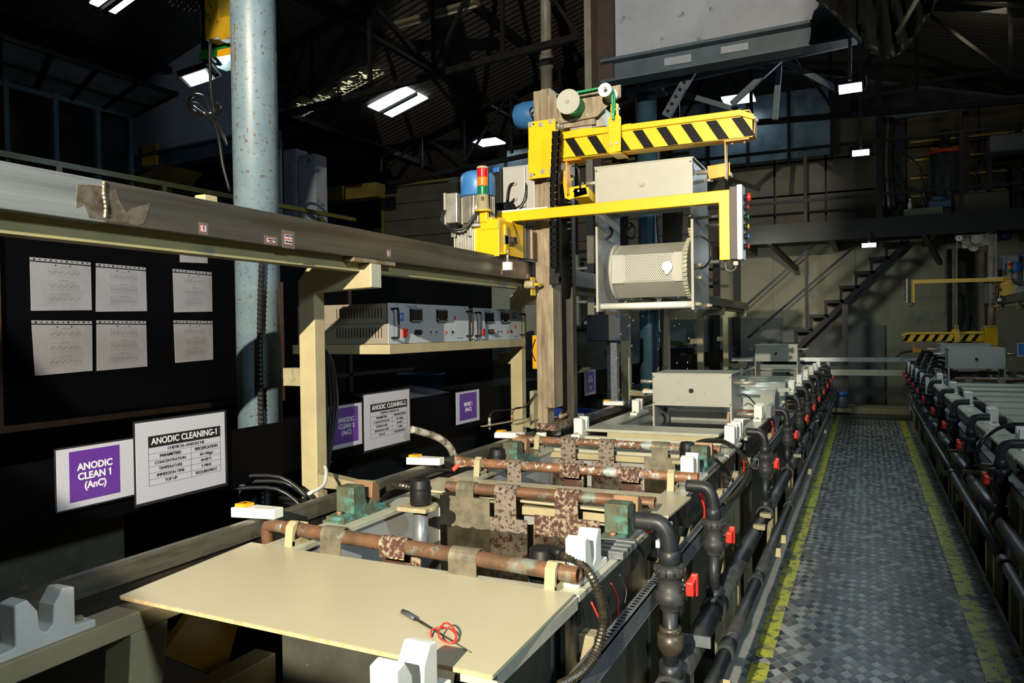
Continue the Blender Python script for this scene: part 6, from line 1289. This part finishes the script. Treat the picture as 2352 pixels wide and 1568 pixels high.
    P('tower_base', MB().cyl((tx, ty, 2.472), (tx, ty, 2.48), .055, 30), yellow); P('tower_bracket', MB().box(tx-.02, tx+.03, ty-.01, ty+.02, 2.41, 2.472), yellow, .002)
    P('tower_foot', MB().lathe([(.050, 2.48), (.048, 2.488), (.036, 2.495), (.034, 2.575), (0, 2.575)], (tx, ty, 0), 28), cream)
    P('tower_grille', MB().box(tx+.004, tx+.024, ty-.0352, ty-.033, 2.545, 2.549).box(tx+.004, tx+.024, ty-.0352, ty-.033, 2.537, 2.541).box(tx+.004, tx+.024, ty-.0352, ty-.033, 2.553, 2.557), ink)
    for z0, m_, nm in ((2.575, ggrl, 'green_lens'), (2.628, gorl, 'amber_lens'), (2.68, gredl, 'red_lens')):
        pr = [(0, z0)]
        for k in range(8): pr += [(.0345, z0+.001+k*.0063), (.0325, z0+.0045+k*.0063)]
        P(nm, MB().lathe(pr+[(.034, z0+.052), (0, z0+.052)], (tx, ty, 0), 28), m_)
    P('tower_cap', MB().lathe([(.036, 2.732), (.036, 2.742), (.028, 2.748), (0, 2.748)], (tx, ty, 0), 28), cream)
    # pendant arm and control box
    P('pendant_arm', MB().prism([(-2.06, 2.44), (-2.165, 2.465), (-2.165, 2.515), (-.695, 2.533), (-.695, 2.135), (-.757, 2.135), (-.757, 2.462), (-2.06, 2.452)], 'y', 4.42, 4.48), yellow, .004)
    P('arm_bracket', MB().box(-2.18, -2.10, 4.30, 4.46, 2.40, 2.47).box(-2.12, -2.05, 4.12, 4.48, 2.42, 2.44), yellow, .002); P('white_strip', MB().box(-2.16, -1.81, 4.425, 4.46, 2.516, 2.527), whitep)
    P('box_back', MB().box(-.695, -.655, 4.40, 4.52, 2.135, 2.545), brownblk, .003)
    P('box_front', MB().box(-.655, -.625, 4.395, 4.525, 2.132, 2.552), lightgrey if w_ == 'far' else whitep, .005)
    for k, (z, m_, big) in enumerate(((2.485, MATS['red_plastic'], 1), (2.43, MATS['red_plastic'], 0), (2.375, greenb, 0), (2.32, yelb, 0), (2.265, blueb, 0), (2.208, MATS['red_plastic'], 0))):
        bc = P('button_collar', MB().cyl((-.625, 4.46, z), (-.604, 4.46, z), .017, 16), black); P('push_button', MB().cyl((-.604, 4.46, z), (-.585 if big else -.596, 4.46, z), .024 if big else .014, 18), m_, .003, bc)
    P('cable_gland', MB().cyl((-.672, 4.46, 2.135), (-.672, 4.46, 2.105), .015, 10), whitep); P('pendant_cable', MB().tube([(-.672, 4.46, 2.105), (-.675, 4.46, 2.085), (-.70, 4.46, 2.072), (-.725, 4.46, 2.085), (-.73, 4.46, 2.135)], .007, 8), boxgrey)
    return t
hoist(0, 'near')
# the far hoist is the mirror image on the right hand row
MB.T = lambda p: (-p[0], p[1]+10.35, p[2])
hoist(-1.38, 'far', carry=False)
for k in range(1): pass
t = thing('overhead_rail', 'steel hoist rail of the right hand row at picture edge', 'rail', (-2.055, 0, 2.15)); MB().box(-2.08, -2.03, -6.5, 5.0, 2.085, 2.21).build('rail_length', rail, t, bevel=.003)
MB().box(-2.16, -2.09, -6.5, 5, 2.03, 2.20).build('cream_beam', MATS['olive_cream_beam'], t)
for y in (-2.2, .8, 3.0): MB().prism([(-2.45, -.1), (-2.45, 2.0), (-2.39, 2.065), (-2.03, 2.065), (-2.03, 1.955), (-2.355, 1.945), (-2.355, -.1)], 'y', y, y+.075).build('frame_post', creamd, t)
barrel_unit(-3.95+.0+.2, -1.36, 'barrel unit with plain cover standing on the right hand row', full=False)
u = barrel_unit(-2.6, -1.33, 'second barrel unit behind the plain covered one on right row', full=False)
MB.T = None
# black struts behind the far hoist
for k, x in enumerate((1.45, 1.62)): tag(MB().box(x-.04, x+.04, 16.7, 16.8, -.1, 3.2).build('black_upright', darkst), ('left black upright behind the far hoist', 'right black upright behind the far hoist')[k], 'post')
o = MB().tube([at(2225, 760, y=16.9), at(2228, 740, y=16.9), at(2231, 722, y=16.9)], .012, 6).build('wall_mark', blackp); tag(o, 'short dark hook on the cream wall left of the far hoist', 'hook')
t = thing('notice_card', 'small blue and white card at the right picture edge', 'card', at(2345, 800, y=12.5)); a = at(2336, 795, y=12.5); MB().box(a[0], a[0]+.16, 12.5, 12.51, a[2]-.14, a[2]+.05).build('card', paper, t); MB().box(a[0]+.02, a[0]+.14, 12.495, 12.5, a[2]-.12, a[2]+.03).build('print', bluel, t)
# lettering becomes plain mesh; a figure 1 gets its flag
bpy.context.view_layer.update(); dg = bpy.context.evaluated_depsgraph_get()
for o in TEXTS:
    c = o.data; me = bpy.data.meshes.new_from_object(o.evaluated_get(dg))
    if len(me.vertices) == 0: bpy.data.objects.remove(o); continue
    if c.body.strip().endswith('1'):
        s = c.size; xs = [v.co.x for v in me.vertices]; xr = max(xs); ys = [v.co.y for v in me.vertices if v.co.x > xr-.03*s]; yt = max(ys); z = .0003
        w_ = .10*s+2*c.offset
        import bmesh
        bm = bmesh.new(); bm.from_mesh(me)
        vs = [bm.verts.new(p) for p in ((xr-w_*.5, yt, z), (xr-w_-.13*s, yt-.13*s, z), (xr-w_-.13*s, yt-.25*s, z), (xr-w_*.5, yt-.13*s, z))]
        bm.faces.new(vs); bm.to_mesh(me); bm.free()
    n = bpy.data.objects.new('lettering', me); COL.objects.link(n); n.parent = o.parent; n.location = o.location; n.rotation_euler = o.rotation_euler; n.scale = o.scale
    if not me.materials: me.materials.append(c.materials[0])
    bpy.data.objects.remove(o)
bpy.context.view_layer.update()
for o in list(bpy.data.objects):
    if '_o' in o: del o['_o']
